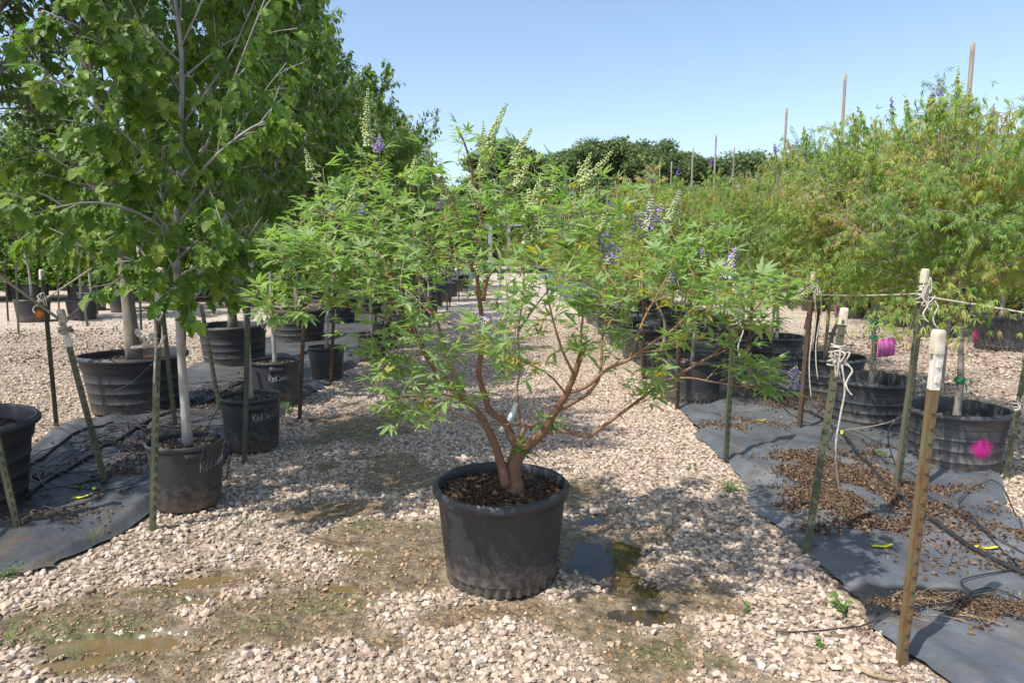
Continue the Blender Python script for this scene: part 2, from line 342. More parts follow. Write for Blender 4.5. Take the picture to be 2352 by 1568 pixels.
def fabric_mat(name, k, dirt):
    m, nt, N, L, P = newmat(name)
    tc = N.new('ShaderNodeTexCoord'); co = tc.outputs['Object']
    t = noise(N, L, 1.7, 8, co, .65)
    r = ramp(N, [(q, tuple(c*k for c in cc)) for q, cc in [(.3, (.058, .066, .078)), (.45, (.096, .108, .126)), (.58, (.14, .15, .165)), (.75, (.26, .25, .23))]]); L.new(t.outputs['Fac'], r.inputs[0])
    w = N.new('ShaderNodeAttribute'); w.attribute_name = 'wet'
    mx = N.new('ShaderNodeMix'); mx.data_type = 'RGBA'; mx.inputs['B'].default_value = (.014, .014, .015, 1)
    L.new(w.outputs['Fac'], mx.inputs['Factor']); L.new(r.outputs[0], mx.inputs['A'])
    dn = noise(N, L, 5, 8, co, .7); dr = ramp(N, [(dirt, (0, 0, 0)), (dirt+.14, (1, 1, 1))]); L.new(dn.outputs['Fac'], dr.inputs[0])
    dm = N.new('ShaderNodeMath'); dm.operation = 'MULTIPLY'; dm.inputs[1].default_value = .7; L.new(dr.outputs[0], dm.inputs[0])
    d2 = N.new('ShaderNodeMix'); d2.data_type = 'RGBA'; d2.inputs['B'].default_value = (.11, .085, .06, 1)
    L.new(dm.outputs[0], d2.inputs['Factor']); L.new(mx.outputs['Result'], d2.inputs['A'])
    L.new(d2.outputs['Result'], P.inputs['Base Color'])
    P.inputs['Roughness'].default_value = .5; P.inputs['Specular IOR Level'].default_value = .6
    wv = N.new('ShaderNodeTexWave'); wv.inputs['Scale'].default_value = 60; wv.inputs['Distortion'].default_value = 1; L.new(co, wv.inputs[0])
    b = N.new('ShaderNodeBump'); b.inputs['Strength'].default_value = .25; b.inputs['Distance'].default_value = .003; L.new(wv.outputs['Fac'], b.inputs['Height'])
    n2 = noise(N, L, 6, 6, co); b2 = N.new('ShaderNodeBump'); b2.inputs['Strength'].default_value = .8; b2.inputs['Distance'].default_value = .03
    L.new(n2.outputs['Fac'], b2.inputs['Height']); L.new(b.outputs[0], b2.inputs['Normal']); L.new(b2.outputs[0], P.inputs['Normal'])
    return m
M['fabric'] = fabric_mat('woven_ground_fabric', .95, .52); M['fabric_black'] = fabric_mat('black_ground_fabric', .6, .48)

def water_mat(name, col, dens):
    m, nt, N, L, P = newmat(name)
    N.remove(P)
    g = N.new('ShaderNodeBsdfGlossy'); g.inputs['Roughness'].default_value = .03
    tr = N.new('ShaderNodeBsdfTransparent'); tr.inputs['Color'].default_value = (*col, 1)
    df = N.new('ShaderNodeBsdfDiffuse'); df.inputs['Color'].default_value = (.30, .225, .11, 1)
    m1 = N.new('ShaderNodeMixShader'); m1.inputs[0].default_value = dens
    L.new(tr.outputs[0], m1.inputs[1]); L.new(df.outputs[0], m1.inputs[2])
    fr = N.new('ShaderNodeFresnel'); fr.inputs['IOR'].default_value = 1.5
    tc = N.new('ShaderNodeTexCoord'); t = noise(N, L, 9, 2, tc.outputs['Object'])
    b = N.new('ShaderNodeBump'); b.inputs['Strength'].default_value = .06; b.inputs['Distance'].default_value = .01
    L.new(t.outputs['Fac'], b.inputs['Height']); L.new(b.outputs[0], g.inputs['Normal'])
    m2 = N.new('ShaderNodeMixShader'); L.new(fr.outputs[0], m2.inputs[0]); L.new(m1.outputs[0], m2.inputs[1]); L.new(g.outputs[0], m2.inputs[2])
    L.new(m2.outputs[0], N['Material Output'].inputs['Surface'])
    return m
M['water_clear'] = water_mat('clear_puddle_water', (.62, .57, .45), .05)
M['water_mud'] = water_mat('muddy_puddle_water', (.75, .6, .36), .5)

def spray_mat(name, col):
    m, nt, N, L, P = newmat(name)
    P.inputs['Base Color'].default_value = (*col, 1); P.inputs['Roughness'].default_value = .5
    a = N.new('ShaderNodeAttribute'); a.attribute_name = 'tint'
    tc = N.new('ShaderNodeTexCoord'); t = noise(N, L, 45, 4, tc.outputs['Object'])
    s = N.new('ShaderNodeMath'); s.operation = 'MULTIPLY_ADD'; s.inputs[1].default_value = 1.0; L.new(t.outputs['Fac'], s.inputs[0]); L.new(a.outputs['Fac'], s.inputs[2])
    mr = N.new('ShaderNodeMapRange'); mr.inputs['From Min'].default_value = .62; mr.inputs['From Max'].default_value = 1.5; L.new(s.outputs[0], mr.inputs['Value'])
    L.new(mr.outputs[0], P.inputs['Alpha'])
    return m
M['spray_pink'] = spray_mat('pink_spray_paint', (.62, .02, .28))
M['spray_orange'] = spray_mat('orange_spray_paint', (.62, .16, .02))

# ------------------------------------------------------------------ ground, puddles, fabric, gravel
def blobs(x, y, L_, nf=2.2, na=.55, seed=3, wp=.26):
    m = np.full(np.shape(x), -9.); x0_, y0_ = x, y
    x = x+wp*(fbm(x0_, y0_, 1.9, seed+40)-.5)*2; y = y+wp*(fbm(x0_, y0_, 1.9, seed+47)-.5)*2
    for (px, py, rx, ry) in L_:
        c = ground(px, py)
        m = np.maximum(m, 1-np.sqrt(((x-c[0])/rx)**2+((y-c[1])/ry)**2))
    return m+(fbm(x0_, y0_, nf*1.5, seed)-.5)*2*na*1.5
MUD = [(250, 1470, .5, .2), (740, 1390, .38, .26), (900, 1300, .34, .3), (20, 1440, .25, .14), (150, 1450, .30, .14), (300, 1400, .30, .13), (430, 1340, .28, .12), (560, 1300, .22, .12), (330, 1520, .3, .1), (700, 1420, .16, .12),
       (820, 1330, .34, .24), (900, 1230, .32, .22), (760, 1160, .30, .22), (880, 1080, .38, .34), (860, 980, .40, .55), (1000, 900, .25, .7),
       (860, 1450, .16, .10), (1380, 1260, .36, .34), (1330, 1150, .20, .22), (1500, 1390, .34, .14), (1560, 1500, .30, .12), (1420, 1440, .3, .09), (1000, 1250, .3, .3), (1120, 1400, .35, .09)]
ALG = [(120, 1490, .35, .16), (700, 1410, .22, .14), (800, 1380, .22, .12), (840, 1020, .4, .5), (720, 1150, .3, .22), (1590, 1500, .28, .1), (330, 1350, .3, .1), (880, 1190, .22, .16), (1300, 1130, .14, .1)]
PUD_CLEAR = [(1385, 1275, .25, .32), (1350, 1180, .18, .2), (1440, 1330, .25, .16), (1490, 1405, .24, .09)]
PUD_MUD = [(260, 1470, .34, .11), (150, 1515, .24, .07), (480, 1320, .16, .075), (540, 1290, .1, .05), (800, 1265, .15, .04), (770, 1335, .11, .035), (430, 1375, .09, .05)]
def wet_mask(x, y): return sstep(-.12, .30, blobs(x, y, MUD, 2.4, .5, 3))
def alg_mask(x, y): return sstep(-.1, .35, blobs(x, y, ALG, 3.5, .6, 11))
def pud_mask(x, y): return sstep(-.05, .55, blobs(x, y, PUD_CLEAR+PUD_MUD, 4., .26, 21, .06))
def gz(x, y):
    near = 1-sstep(9, 14, np.asarray(y, float))
    return near*((fbm(x, y, 1.1, 31)-.5)*.035+(fbm(x, y, 5, 41)-.5)*.018 - .034*pud_mask(x, y) - .008*wet_mask(x, y))
WATER_Z = -.026
def axis_pts(lo, hi, step, far):
    a = [lo+i*step for i in range(int(round((hi-lo)/step))+1)]
    s = step; x = hi; up = []
    while x < far: s *= 1.35; x += s; up.append(x)
    s = step; x = lo; dn = []
    while x > -far: s *= 1.35; x -= s; dn.append(x)
    return np.array(dn[::-1]+a+up)
gx = axis_pts(-4.6, 4.6, .03, 500); gy = axis_pts(1.2, 9., .03, 500)
X, Y = np.meshgrid(gx, gy); Z = gz(X, Y)
nx, ny = len(gx), len(gy)
i = np.arange(ny-1)[:, None]*nx; j = np.arange(nx-1)[None]
Q = np.stack(np.broadcast_arrays(i+j, i+j+1, i+nx+j+1, i+nx+j), -1).reshape(-1, 4)
mb = MB(); mb.add(np.stack([X, Y, Z], -1), None, Q)
fx, fy = X.ravel(), Y.ravel()
gro = obj('ground', mb, M['ground'], extra=dict(wet=wet_mask(fx, fy)*(fy < 12), algae=alg_mask(fx, fy), near=(1-sstep(9, 16, fy))*(np.abs(fx) < 14)))
tag(gro, 'pale pinkish limestone gravel ground with wet muddy patches', kind='structure')

def puddle(px, py, L_, mat, label):
    th = np.linspace(0, 2*math.pi, 48, endpoint=False)
    c = np.mean([ground(a, b) for a, b, _, _ in L_], 0)
    mn = np.min([ground(a, b)[:2]-np.array([rx, ry])*1.5 for a, b, rx, ry in L_], 0); mx = np.max([ground(a, b)[:2]+np.array([rx, ry])*1.5 for a, b, rx, ry in L_], 0)
    n = 40
    xx, yy = np.meshgrid(np.linspace(mn[0], mx[0], n), np.linspace(mn[1], mx[1], n))
    k = blobs(xx, yy, L_, 4., .26, 21, .06) > -.35
    keep = k[:-1, :-1] | k[1:, :-1] | k[:-1, 1:] | k[1:, 1:]
    idx = np.arange(n*n).reshape(n, n)
    q = np.stack([idx[:-1, :-1], idx[:-1, 1:], idx[1:, 1:], idx[1:, :-1]], -1)[keep]
    b = MB(); b.add(np.stack([xx, yy, np.full_like(xx, WATER_Z)], -1), None, q)
    return tag(obj('puddle_water', b, mat), label, kind='structure')
puddle(0, 0, PUD_CLEAR, M['water_clear'], 'clear dark puddle in the gravel beside the big pot')
puddle(0, 0, PUD_MUD[:3]+PUD_MUD[6:], M['water_mud'], 'shallow brown puddle in the muddy rut near the left fabric')
puddle(0, 0, PUD_MUD[4:6], M['water_mud'], 'small brown puddle among the stones before the pot')

# fabric strips
RL = [(ground(2352, 1548)[0]+.3, 2.05), ] 
def edge_fn(P):
    P = np.array(sorted(P, key=lambda q: q[1])); return lambda y: np.interp(y, P[:, 1], P[:, 0])
_e = [ground(a, b)[:2] for a, b in ((2130, 1540), (2075, 1500), (1990, 1440), (1905, 1330), (1850, 1270), (1750, 1180), (1668, 1075), (1560, 940), (1495, 870))]
rl = edge_fn(_e+[(1.62, 10), (1.6, 60)])
rr_ = edge_fn([(2.35, 2.0), (2.8, 3.4), (2.95, 3.9), (3.35, 4.5), (3.75, 5.5), (3.9, 60)])
_e = [ground(a, b)[:2] for a, b in ((130, 1310), (250, 1250), (345, 1190), (510, 1060), (640, 960), (745, 888))]
lr = edge_fn(_e+[(-2.0, 10), (-2., 60)])
_e = [ground(a, b)[:2] for a, b in ((-40, 1130), (35, 1055), (130, 985), (245, 962))]
ll = edge_fn([(-2.6, 2.9), (-3.3, 3.4)]+_e+[(-4.15, 8), (-4.3, 60)])
def strip(name, el, er, y0, y1, label, seed, wetblobs=None, mat='fabric'):
    ys = np.concatenate([np.arange(y0, 10, .045), np.geomspace(10, y1, 60)]); n = 70
    s = np.linspace(0, 1, n)
    a = el(ys)+.06*(fbm(ys, ys*0, 3, seed)-.5)*2+.03*(vnoise(ys, ys*0, 14, seed)-.5); b = er(ys)+.06*(fbm(ys, ys*0+5, 3, seed)-.5)*2+.04*(vnoise(ys, ys*0+3, 14, seed)-.5)
    XX = a[:, None]+(b-a)[:, None]*s; YY = np.repeat(ys[:, None], n, 1)+.07*(fbm(XX, XX*0, 4, seed+2)-.5)*(np.exp(-(ys-y0)/.4))[:, None]*4
    wr = (fbm(XX, YY*.6, 2.2, seed+4)-.5)*.05+(1-np.abs(2*fbm(XX*1.2+YY*.5, YY*.35, 3.5, seed+6)-1))*.07*sstep(.42, .9, fbm(XX, YY, 1.3, seed+8)+.25)
    eg = np.minimum(s, 1-s)[None]*(b-a)[:, None]
    ed = sstep(0, .10, eg)*sstep(0, .1, (ys-y0))[:, None]
    curl = .022*np.exp(-((eg-.07)/.05)**2)*vnoise(YY, XX, 1.6, seed+9)
    ZZ = gz(XX, YY)*.7+.010+np.maximum(wr, -.004)*(.25+.75*ed)*(YY < 14)*.8+curl+.012*ed
    k = len(ys); i = np.arange(k-1)[:, None]*n; j = np.arange(n-1)[None]
    q = np.stack(np.broadcast_arrays(i+j, i+j+1, i+n+j+1, i+n+j), -1).reshape(-1, 4)
    b_ = MB(); b_.add(np.stack([XX, YY, ZZ], -1), None, q)
    w = np.zeros(XX.size) if wetblobs is None else sstep(-.05, .12, blobs(XX.ravel(), YY.ravel(), wetblobs, 5, .2, 5))
    return tag(obj(name, b_, M[mat], extra=dict(wet=w)), label, 'ground fabric')
strip('ground_fabric', rl, rr_, 2.12, 60, 'grey woven ground fabric with leaf litter and yellow tags, under the pots at right', 50, [(2130, 1400, .42, .16), (2290, 1430, .2, .1)])
strip('ground_fabric', ll, lr, 3.0, 60, 'black woven ground fabric with tangled tubing, under the maples at left', 60, None, 'fabric_black')
FZ = .0
from mathutils.bvhtree import BVHTree
_bv = []
for o in list(COL.objects):
    if o.name.startswith('ground_fabric'):
        me = o.data; _bv.append(BVHTree.FromPolygons([v.co[:] for v in me.vertices], [p.vertices[:] for p in me.polygons]))
def top_z(x, y):
    """height of whatever lies on top at these points: fabric, else the gravel bed"""
    x = np.atleast_1d(x); y = np.atleast_1d(y); z = gz(x, y)
    for i in range(len(x)):
        for b in _bv:
            h = b.ray_cast(Vector((x[i], y[i], 2.)), Vector((0, 0, -1)))[0]
            if h is not None: z[i] = max(z[i], h.z)
    return z

# gravel stones (one mesh)
def ico(sub, rng, jit):
    t = (1+5**.5)/2
    V = norm(np.array([(-1, t, 0), (1, t, 0), (-1, -t, 0), (1, -t, 0), (0, -1, t), (0, 1, t), (0, -1, -t), (0, 1, -t), (t, 0, -1), (t, 0, 1), (-t, 0, -1), (-t, 0, 1)], float))
    F = np.array([(0, 11, 5), (0, 5, 1), (0, 1, 7), (0, 7, 10), (0, 10, 11), (1, 5, 9), (5, 11, 4), (11, 10, 2), (10, 7, 6), (7, 1, 8), (3, 9, 4), (3, 4, 2), (3, 2, 6), (3, 6, 8), (3, 8, 9), (4, 9, 5), (2, 4, 11), (6, 2, 10), (8, 6, 7), (9, 8, 1)])
    for _ in range(sub):
        V = list(map(tuple, V)); c = {}; G = []
        def mid(a, b):
            k = (min(a, b), max(a, b))
            if k not in c: c[k] = len(V); V.append(tuple(norm(np.array(V[a])+np.array(V[b]))))
            return c[k]
        for a, b, d in F:
            x, y, z = mid(a, b), mid(b, d), mid(d, a); G += [(a, x, z), (b, y, x), (d, z, y), (x, y, z)]
        V = np.array(V); F = np.array(G)
    # cut by random planes -> angular pebble
    if jit:
        for _ in range(8):
            n = norm(rng.normal(size=3)); dd = rng.uniform(.42, .8); k = V@n-dd
            V = V-np.where(k > 0, k, 0)[:, None]*n[None]
        V = V+rng.normal(size=V.shape)*.035
    return V, F, None
BALL = ico(0, R(1), False)
rng = R(5)
tplN = [ico(1, R(100+k), True) for k in range(10)]
tplF = [ico(0, R(200+k), True) for k in range(6)]
POTS_XY = []       # filled below for gravel avoidance: (x, y, r)
POT_MAIN = (ground(1152, 1312)[0], ground(1152, 1312)[1])
def stones(mb, n, x0, x1, y0, y1, smin, smax, tpls, wl_, dens=None):
    x = rng.uniform(x0, x1, n); y = rng.uniform(y0, y1, n)
    k = np.abs(x) < y*.80+.5                                       # inside what a camera near here can see
    k &= ~((x > rl(y)+.015) & (x < rr_(y)-.02) & (y > 2.16)); k &= ~((x > ll(y)+.02) & (x < lr(y)-.015) & (y > 3.05))
    k &= (np.hypot(x-POT_MAIN[0], y-POT_MAIN[1]) > .262)
    x, y = x[k], y[k]
    w = wet_mask(x, y)*(y < 12); p = pud_mask(x, y)
    cl = fbm(x, y, 1.7, 71)
    keep = rng.random(len(x)) < (np.clip(1-.62*w-.5*p, .06, 1)*np.clip(.6+1.6*(cl-.3), .5, 1) if not dens else np.clip(.35+.65*w-.75*p, .06, 1))
    x, y, w, p = x[keep], y[keep], w[keep], p[keep]
    m = len(x)
    s = smin+(smax-smin)*rng.random(m)**2.6
    s *= 1-.35*w
    big = rng.random(m) < .012; s[big] *= 1.6
    tid = rng.integers(0, len(tpls), m)
    rz = rng.uniform(0, 2*math.pi, m); tl = rng.normal(0, .3, (m, 2))
    ax = np.stack([np.cos(rz), np.sin(rz), tl[:, 0]], -1); nn = np.stack([tl[:, 0]*.6, tl[:, 1], np.ones(m)], -1)
    F = frames(ax, nn, s, rng.uniform(.62, .95, m)); F[:, :, 2] *= rng.uniform(.45, .75, m)[:, None]
    lift = rng.uniform(-.2, .8, m)*(1-.7*w)
    z = gz(x, y)+s*.5*lift+.002
    tint = np.clip(rng.normal(.47, .25, m), 0, .9); od = rng.random(m); tint = tint-(.18 if dens else 0); tint = np.clip(tint, 0, .9); tint[od < .05] = .97; tint[(od > .05) & (od < .09)] = .05
    for t in range(len(tpls)):
        q = tid == t
        mb.inst(tpls[t], np.stack([x, y, z], -1)[q], F[q], tint[q])
        wl_.append(np.repeat(np.maximum(w[q], .0), len(tpls[t][0])))
mb = MB(); wl_ = []
stones(mb, 34000, -3.2, 3.2, 1.55, 3.0, .0070, .025, tplN, wl_)
stones(mb, 70000, -3.2, 3.2, 1.55, 3.2, .003, .0085, tplF, wl_, 1)
stones(mb, 30000, -3.6, 3.6, 3.0, 4.2, .007, .026, tplN, wl_)
stones(mb, 50000, -3.6, 3.6, 4.2, 5.8, .007, .025, tplF, wl_)
stones(mb, 60000, -3.6, 3.6, 3.2, 5.2, .0035, .008, tplF, wl_, 1)
stones(mb, 60000, -2.2, 1.8, 5.8, 9., .008, .025, tplF, wl_)
stones(mb, 12000, -2.2, 1.8, 9., 15., .014, .03, tplF, wl_)
stones(mb, 34000, -9.5, -3.7, 4.5, 12, .012, .030, tplF, wl_)
stones(mb, 34000, 3., 9.5, 3.6, 12, .012, .030, tplF, wl_)
tag(obj('gravel', mb, M['stone'], smooth=False, extra=dict(wet=np.concatenate(wl_))), 'loose pinkish white limestone gravel covering the ground', kind='stuff')

# ------------------------------------------------------------------ leaf templates (along +X, normal +Z, unit length)
def lanceolate(w=.14, secs=(0, .18, .45, .75, 1), prof=(.12, .75, 1, .6, 0), droop=.25, fold=.35):
    V = []; T = []; Q = []
    for t, p in zip(secs, prof):
        z = -droop*t*t; h = w*p
        if p == 0: V.append((t, 0, z)); continue
        V += [(t, h, z+fold*h), (t, 0, z), (t, -h, z+fold*h)]
    n = len(secs)
    for s in range(n-2):
        a = s*3; Q += [(a, a+1, a+4, a+3)[::-1], (a+1, a+2, a+5, a+4)[::-1]]
    a = (n-2)*3; e = len(V)-1; T += [(a, e, a+1)[::-1], (a+1, e, a+2)[::-1]]
    return np.array(V, float), T, Q
def join(parts):
    V = []; T = []; Q = []; n = 0
    for v, t, q in parts:
        V.append(v); T += [tuple(np.add(f, n)) for f in t]; Q += [tuple(np.add(f, n)) for f in q]; n += len(v)
    return np.concatenate(V), (np.array(T) if T else None), (np.array(Q) if Q else None)
def rotz(V, a):
    c, s = math.cos(a), math.sin(a); return V@np.array([[c, s, 0], [-s, c, 0], [0, 0, 1]])
def roty(V, a):
    c, s = math.cos(a), math.sin(a); return V@np.array([[c, 0, -s], [0, 1, 0], [s, 0, c]])
def palmate(rng, nl=5, w=.125, droop=.25, spread=78, pet=.35, low=False, hang=0.):
    parts = []
    if pet > 0: parts.append((np.array([(0, .012, 0), (0, -.012, 0), (pet, -.01, -.02), (pet, .01, -.02)], float), [], [(0, 1, 2, 3)]))
    for k in range(nl):
        f = (k/(nl-1)*2-1); a = math.radians(spread)*f*(1+.06*rng.normal())
        L = (1-.48*abs(f)**1.5)*(1+.06*rng.normal())
        if low: v, t, q = lanceolate(w, (0, .42, 1), (.06, 1, 0), droop*(1+.3*rng.normal()), .3)
        else: v, t, q = lanceolate(w, droop=droop*(1+.5*rng.normal()), fold=.3+.1*rng.random())
        v = v*L; v = roty(v, hang+.18*rng.normal()); v = rotz(v, a)
        parts.append((v+np.array([pet, 0, -.02]), t, q))
    return join(parts)
def maple_leaf(rng, low=False):
    if low: half = [(.02, .22), (.22, .34), (.52, .48), (.62, .24)]
    else: half = [(-.05, .2), (.12, .36), (.2, .28), (.36, .36), (.56, .54), (.56, .3), (.7, .27), (.78, .2)]
    half = [(x+.02*rng.normal(), y*(1+.06*rng.normal())) for x, y in half]
    pet = .45
    O = [(0, 0)]+half+[(1, 0)]+[(x, -y) for x, y in half[::-1]]
    V = [(.35, 0, -.02)]+[(x, y, -.18*x*x*(1+.3*rng.normal())+(.28+.12*rng.normal())*abs(y)-.35*y*y) for x, y in O]
    n = len(O)
    T = [(0, 1+k, 1+(k+1) % n)[::-1] for k in range(n)]
    V = np.array(V, float)+np.array([pet, 0, -.06])
    P = np.array([(0, .014, 0), (0, -.014, 0), (pet, -.01, -.06), (pet, .01, -.06)], float)
    V = np.concatenate([V, P]); b = n+1
    return V, np.array(T), np.array([(b, b+1, b+2, b+3)])
def oval_leaf(rng):
    v, t, q = lanceolate(.26, (0, .45, 1), (.1, 1, 0), .2, .3)
    return v, np.array(t), np.array(q)
rg = R(9)
L_CH = [palmate(rg, n, w_, d_, 84, .40) for n, w_, d_ in ((5, .125, .10), (5, .12, .22), (7, .12, .12), (7, .11, .03), (5, .135, .34), (3, .15, .15), (6, .115, -.1))]
L_MP = [maple_leaf(rg) for _ in range(5)]
L_MPL = [maple_leaf(rg, True) for _ in range(3)]
L_ROW = [palmate(rg, n, w_, d_, 78, .3, True, h_) for n, w_, d_, h_ in ((5, .09, .5, .45), (5, .085, .3, .2), (7, .08, .45, .4), (5, .10, .6, .7), (4, .09, .2, .1))]
L_OAK = [oval_leaf(rg) for _ in range(2)]

def put_leaves(mb, rng, pos, axis, nrm, size, tpls, tint, mat=0):
    F = frames(axis, nrm, size); t = rng.integers(0, len(tpls), len(pos))
    for k in range(len(tpls)):
        q = t == k
        mb.inst(tpls[k], pos[q], F[q], tint[q], mat)

# ------------------------------------------------------------------ tree generator
def grow(seed, H, clear, crown_r, nprim, tr, tpls, lsize, spacing=.045, elev=(30, 58), bend=.06, trunk=None, extra=(), twig=(.16, .42), ntw=.13,
         droopleaf=(15, 70), prof=None, kinks=.03, tintf=None, topclump=0, multi=1, leafspread=.5, eadd=22):
    """returns (trunk MB, crown MB)"""
    rng = R(seed); tb = MB(); cb = MB()
    P0 = spline(trunk if trunk is not None else [(0, 0, 0)]+[(kinks*rng.normal()*k, kinks*rng.normal()*k, H*k/5) for k in range(1, 5)]+[(kinks*rng.normal()*4, kinks*rng.normal()*4, H)], 26)
    zz = np.linspace(0, 1, 26)
    tube(tb, P0, tr*(1.05-.88*zz**.8)+.25*tr*np.exp(-zz*30), 9, .5)
    prims = []
    ga = rng.uniform(0, 6.28)
    for i in range(nprim):
        u = ((i+.5)/nprim)**.92
        z = clear+(H*.97-clear)*u; ga += 2.4+rng.normal()*.3
        f = np.interp(z, P0[:, 2], np.arange(26)); b = P0[int(f)]+(P0[min(int(f)+1, 25)]-P0[int(f)])*(f-int(f))
        pr = (prof(u) if prof else math.sin(math.pi*min(1, .28+.72*u))**.7*.9+.1)
        L = crown_r*pr*rng.uniform(.75, 1.2)
        e = math.radians(rng.uniform(*elev)+eadd*u)
        d = np.array([math.cos(ga)*math.cos(e), math.sin(ga)*math.cos(e), math.sin(e)])
        L = L/max(math.cos(e), .45)
        up = np.array([0, 0, bend*L*rng.uniform(-1.2, 1.6)])
        pts = [b, b+d*L*.35+rng.normal(size=3)*.02, b+d*L*.7+up*.5+rng.normal(size=3)*.03, b+d*L+up]
        prims.append((pts, max(.004, tr*(1.05-.88*(z/H)**.8)*.42)))
    for pts, r in extra: prims.append((pts, r))
    LP = []; LA = []
    def leaves_on(P, dr, start):
        L = np.linalg.norm(np.diff(P, axis=0), axis=1).sum(); n = max(2, int(L*(1-start)/spacing))
        t = start+(1-start)*(np.arange(n)+rng.random(n)*.6)/n; f = np.clip(t, 0, .999)*(len(P)-1); k = f.astype(int)
        p = P[k]+(P[np.minimum(k+1, len(P)-1)]-P[k])*(f-k)[:, None]
        a = norm(P[np.minimum(k+1, len(P)-1)]-P[np.maximum(k-1, 0)])
        LP.append(p); LA.append(a)
    for pts, r in prims:
        P = spline(pts, 12); tube(tb, P, r*(1-.75*np.linspace(0, 1, 12)), 6, .55)
        L = np.linalg.norm(P[-1]-P[0]); nt = max(2, int(L/ntw))
        leaves_on(P, 0, .35)
        for t in np.linspace(.22, .98, nt):
            k = int(t*11); b = P[k]; d0 = norm(P[min(k+1, 11)]-P[max(k-1, 0)])
            lat = rng.normal(size=3); lat -= d0*lat.dot(d0); lat = norm(lat)
            tl = rng.uniform(*twig)*(1.15-.5*t)
            dd = norm(d0*.75+lat*.8+np.array([0, 0, .12]))
            Q_ = spline([b, b+dd*tl*.5, b+dd*tl+np.array([0, 0, -.10*tl])], 6)
            tube(tb, Q_, np.linspace(max(.0025, r*.3), .0018, 6), 4, .6, cap=False)
            leaves_on(Q_, 0, .15)
    P = P0[int(26*.8):]; leaves_on(np.concatenate([P, P[-1:]+np.array([[0, 0, .12]])]), 0, .2)
    p = np.concatenate(LP); a = np.concatenate(LA); n = len(p)
    out = p-np.array([0, 0, 1])*p[:, 2:3]; out = norm(out+1e-6)
    ph = np.radians(rng.uniform(*droopleaf, n)); h = norm(a*np.array([1, 1, .2])+randdir(rng, n)*.9+out*leafspread); h[:, 2] *= .2; h = norm(h)
    ax = h*np.cos(ph)[:, None]-np.array([0, 0, 1.])*np.sin(ph)[:, None]
    nn = np.array([0, 0, 1.])+out*.5+rng.normal(size=(n, 3))*.35
    sz = lsize*rng.uniform(.6, 1.2, n)
    ti = np.clip(rng.normal(.45, .25, n), 0, 1) if tintf is None else tintf(rng, p, n)
    put_leaves(cb, rng, p, ax, nn, sz, tpls, ti)
    return tb, cb
class Proto:
    def __init__(s, tb, cb, names, mats):
        s.t = mesh(names[0], tb); s.c = mesh(names[1], cb, smooth=False); s.t.materials.append(mats[0]); s.c.materials.append(mats[1]); s.n = names
    def put(s, kind, loc, rz, sc, label, cat, group):
        r = empty(kind, loc, rz); r.scale = (sc, sc, sc) if np.isscalar(sc) else sc
        for me, nm in ((s.t, s.n[0]), (s.c, s.n[1])):
            o = bpy.data.objects.new(nm, me); COL.objects.link(o); o.parent = r
        return tag(r, label, cat, group)
ORD = ['first', 'second', 'third', 'fourth', 'fifth', 'sixth', 'seventh', 'eighth', 'ninth', 'tenth', 'eleventh', 'twelfth']

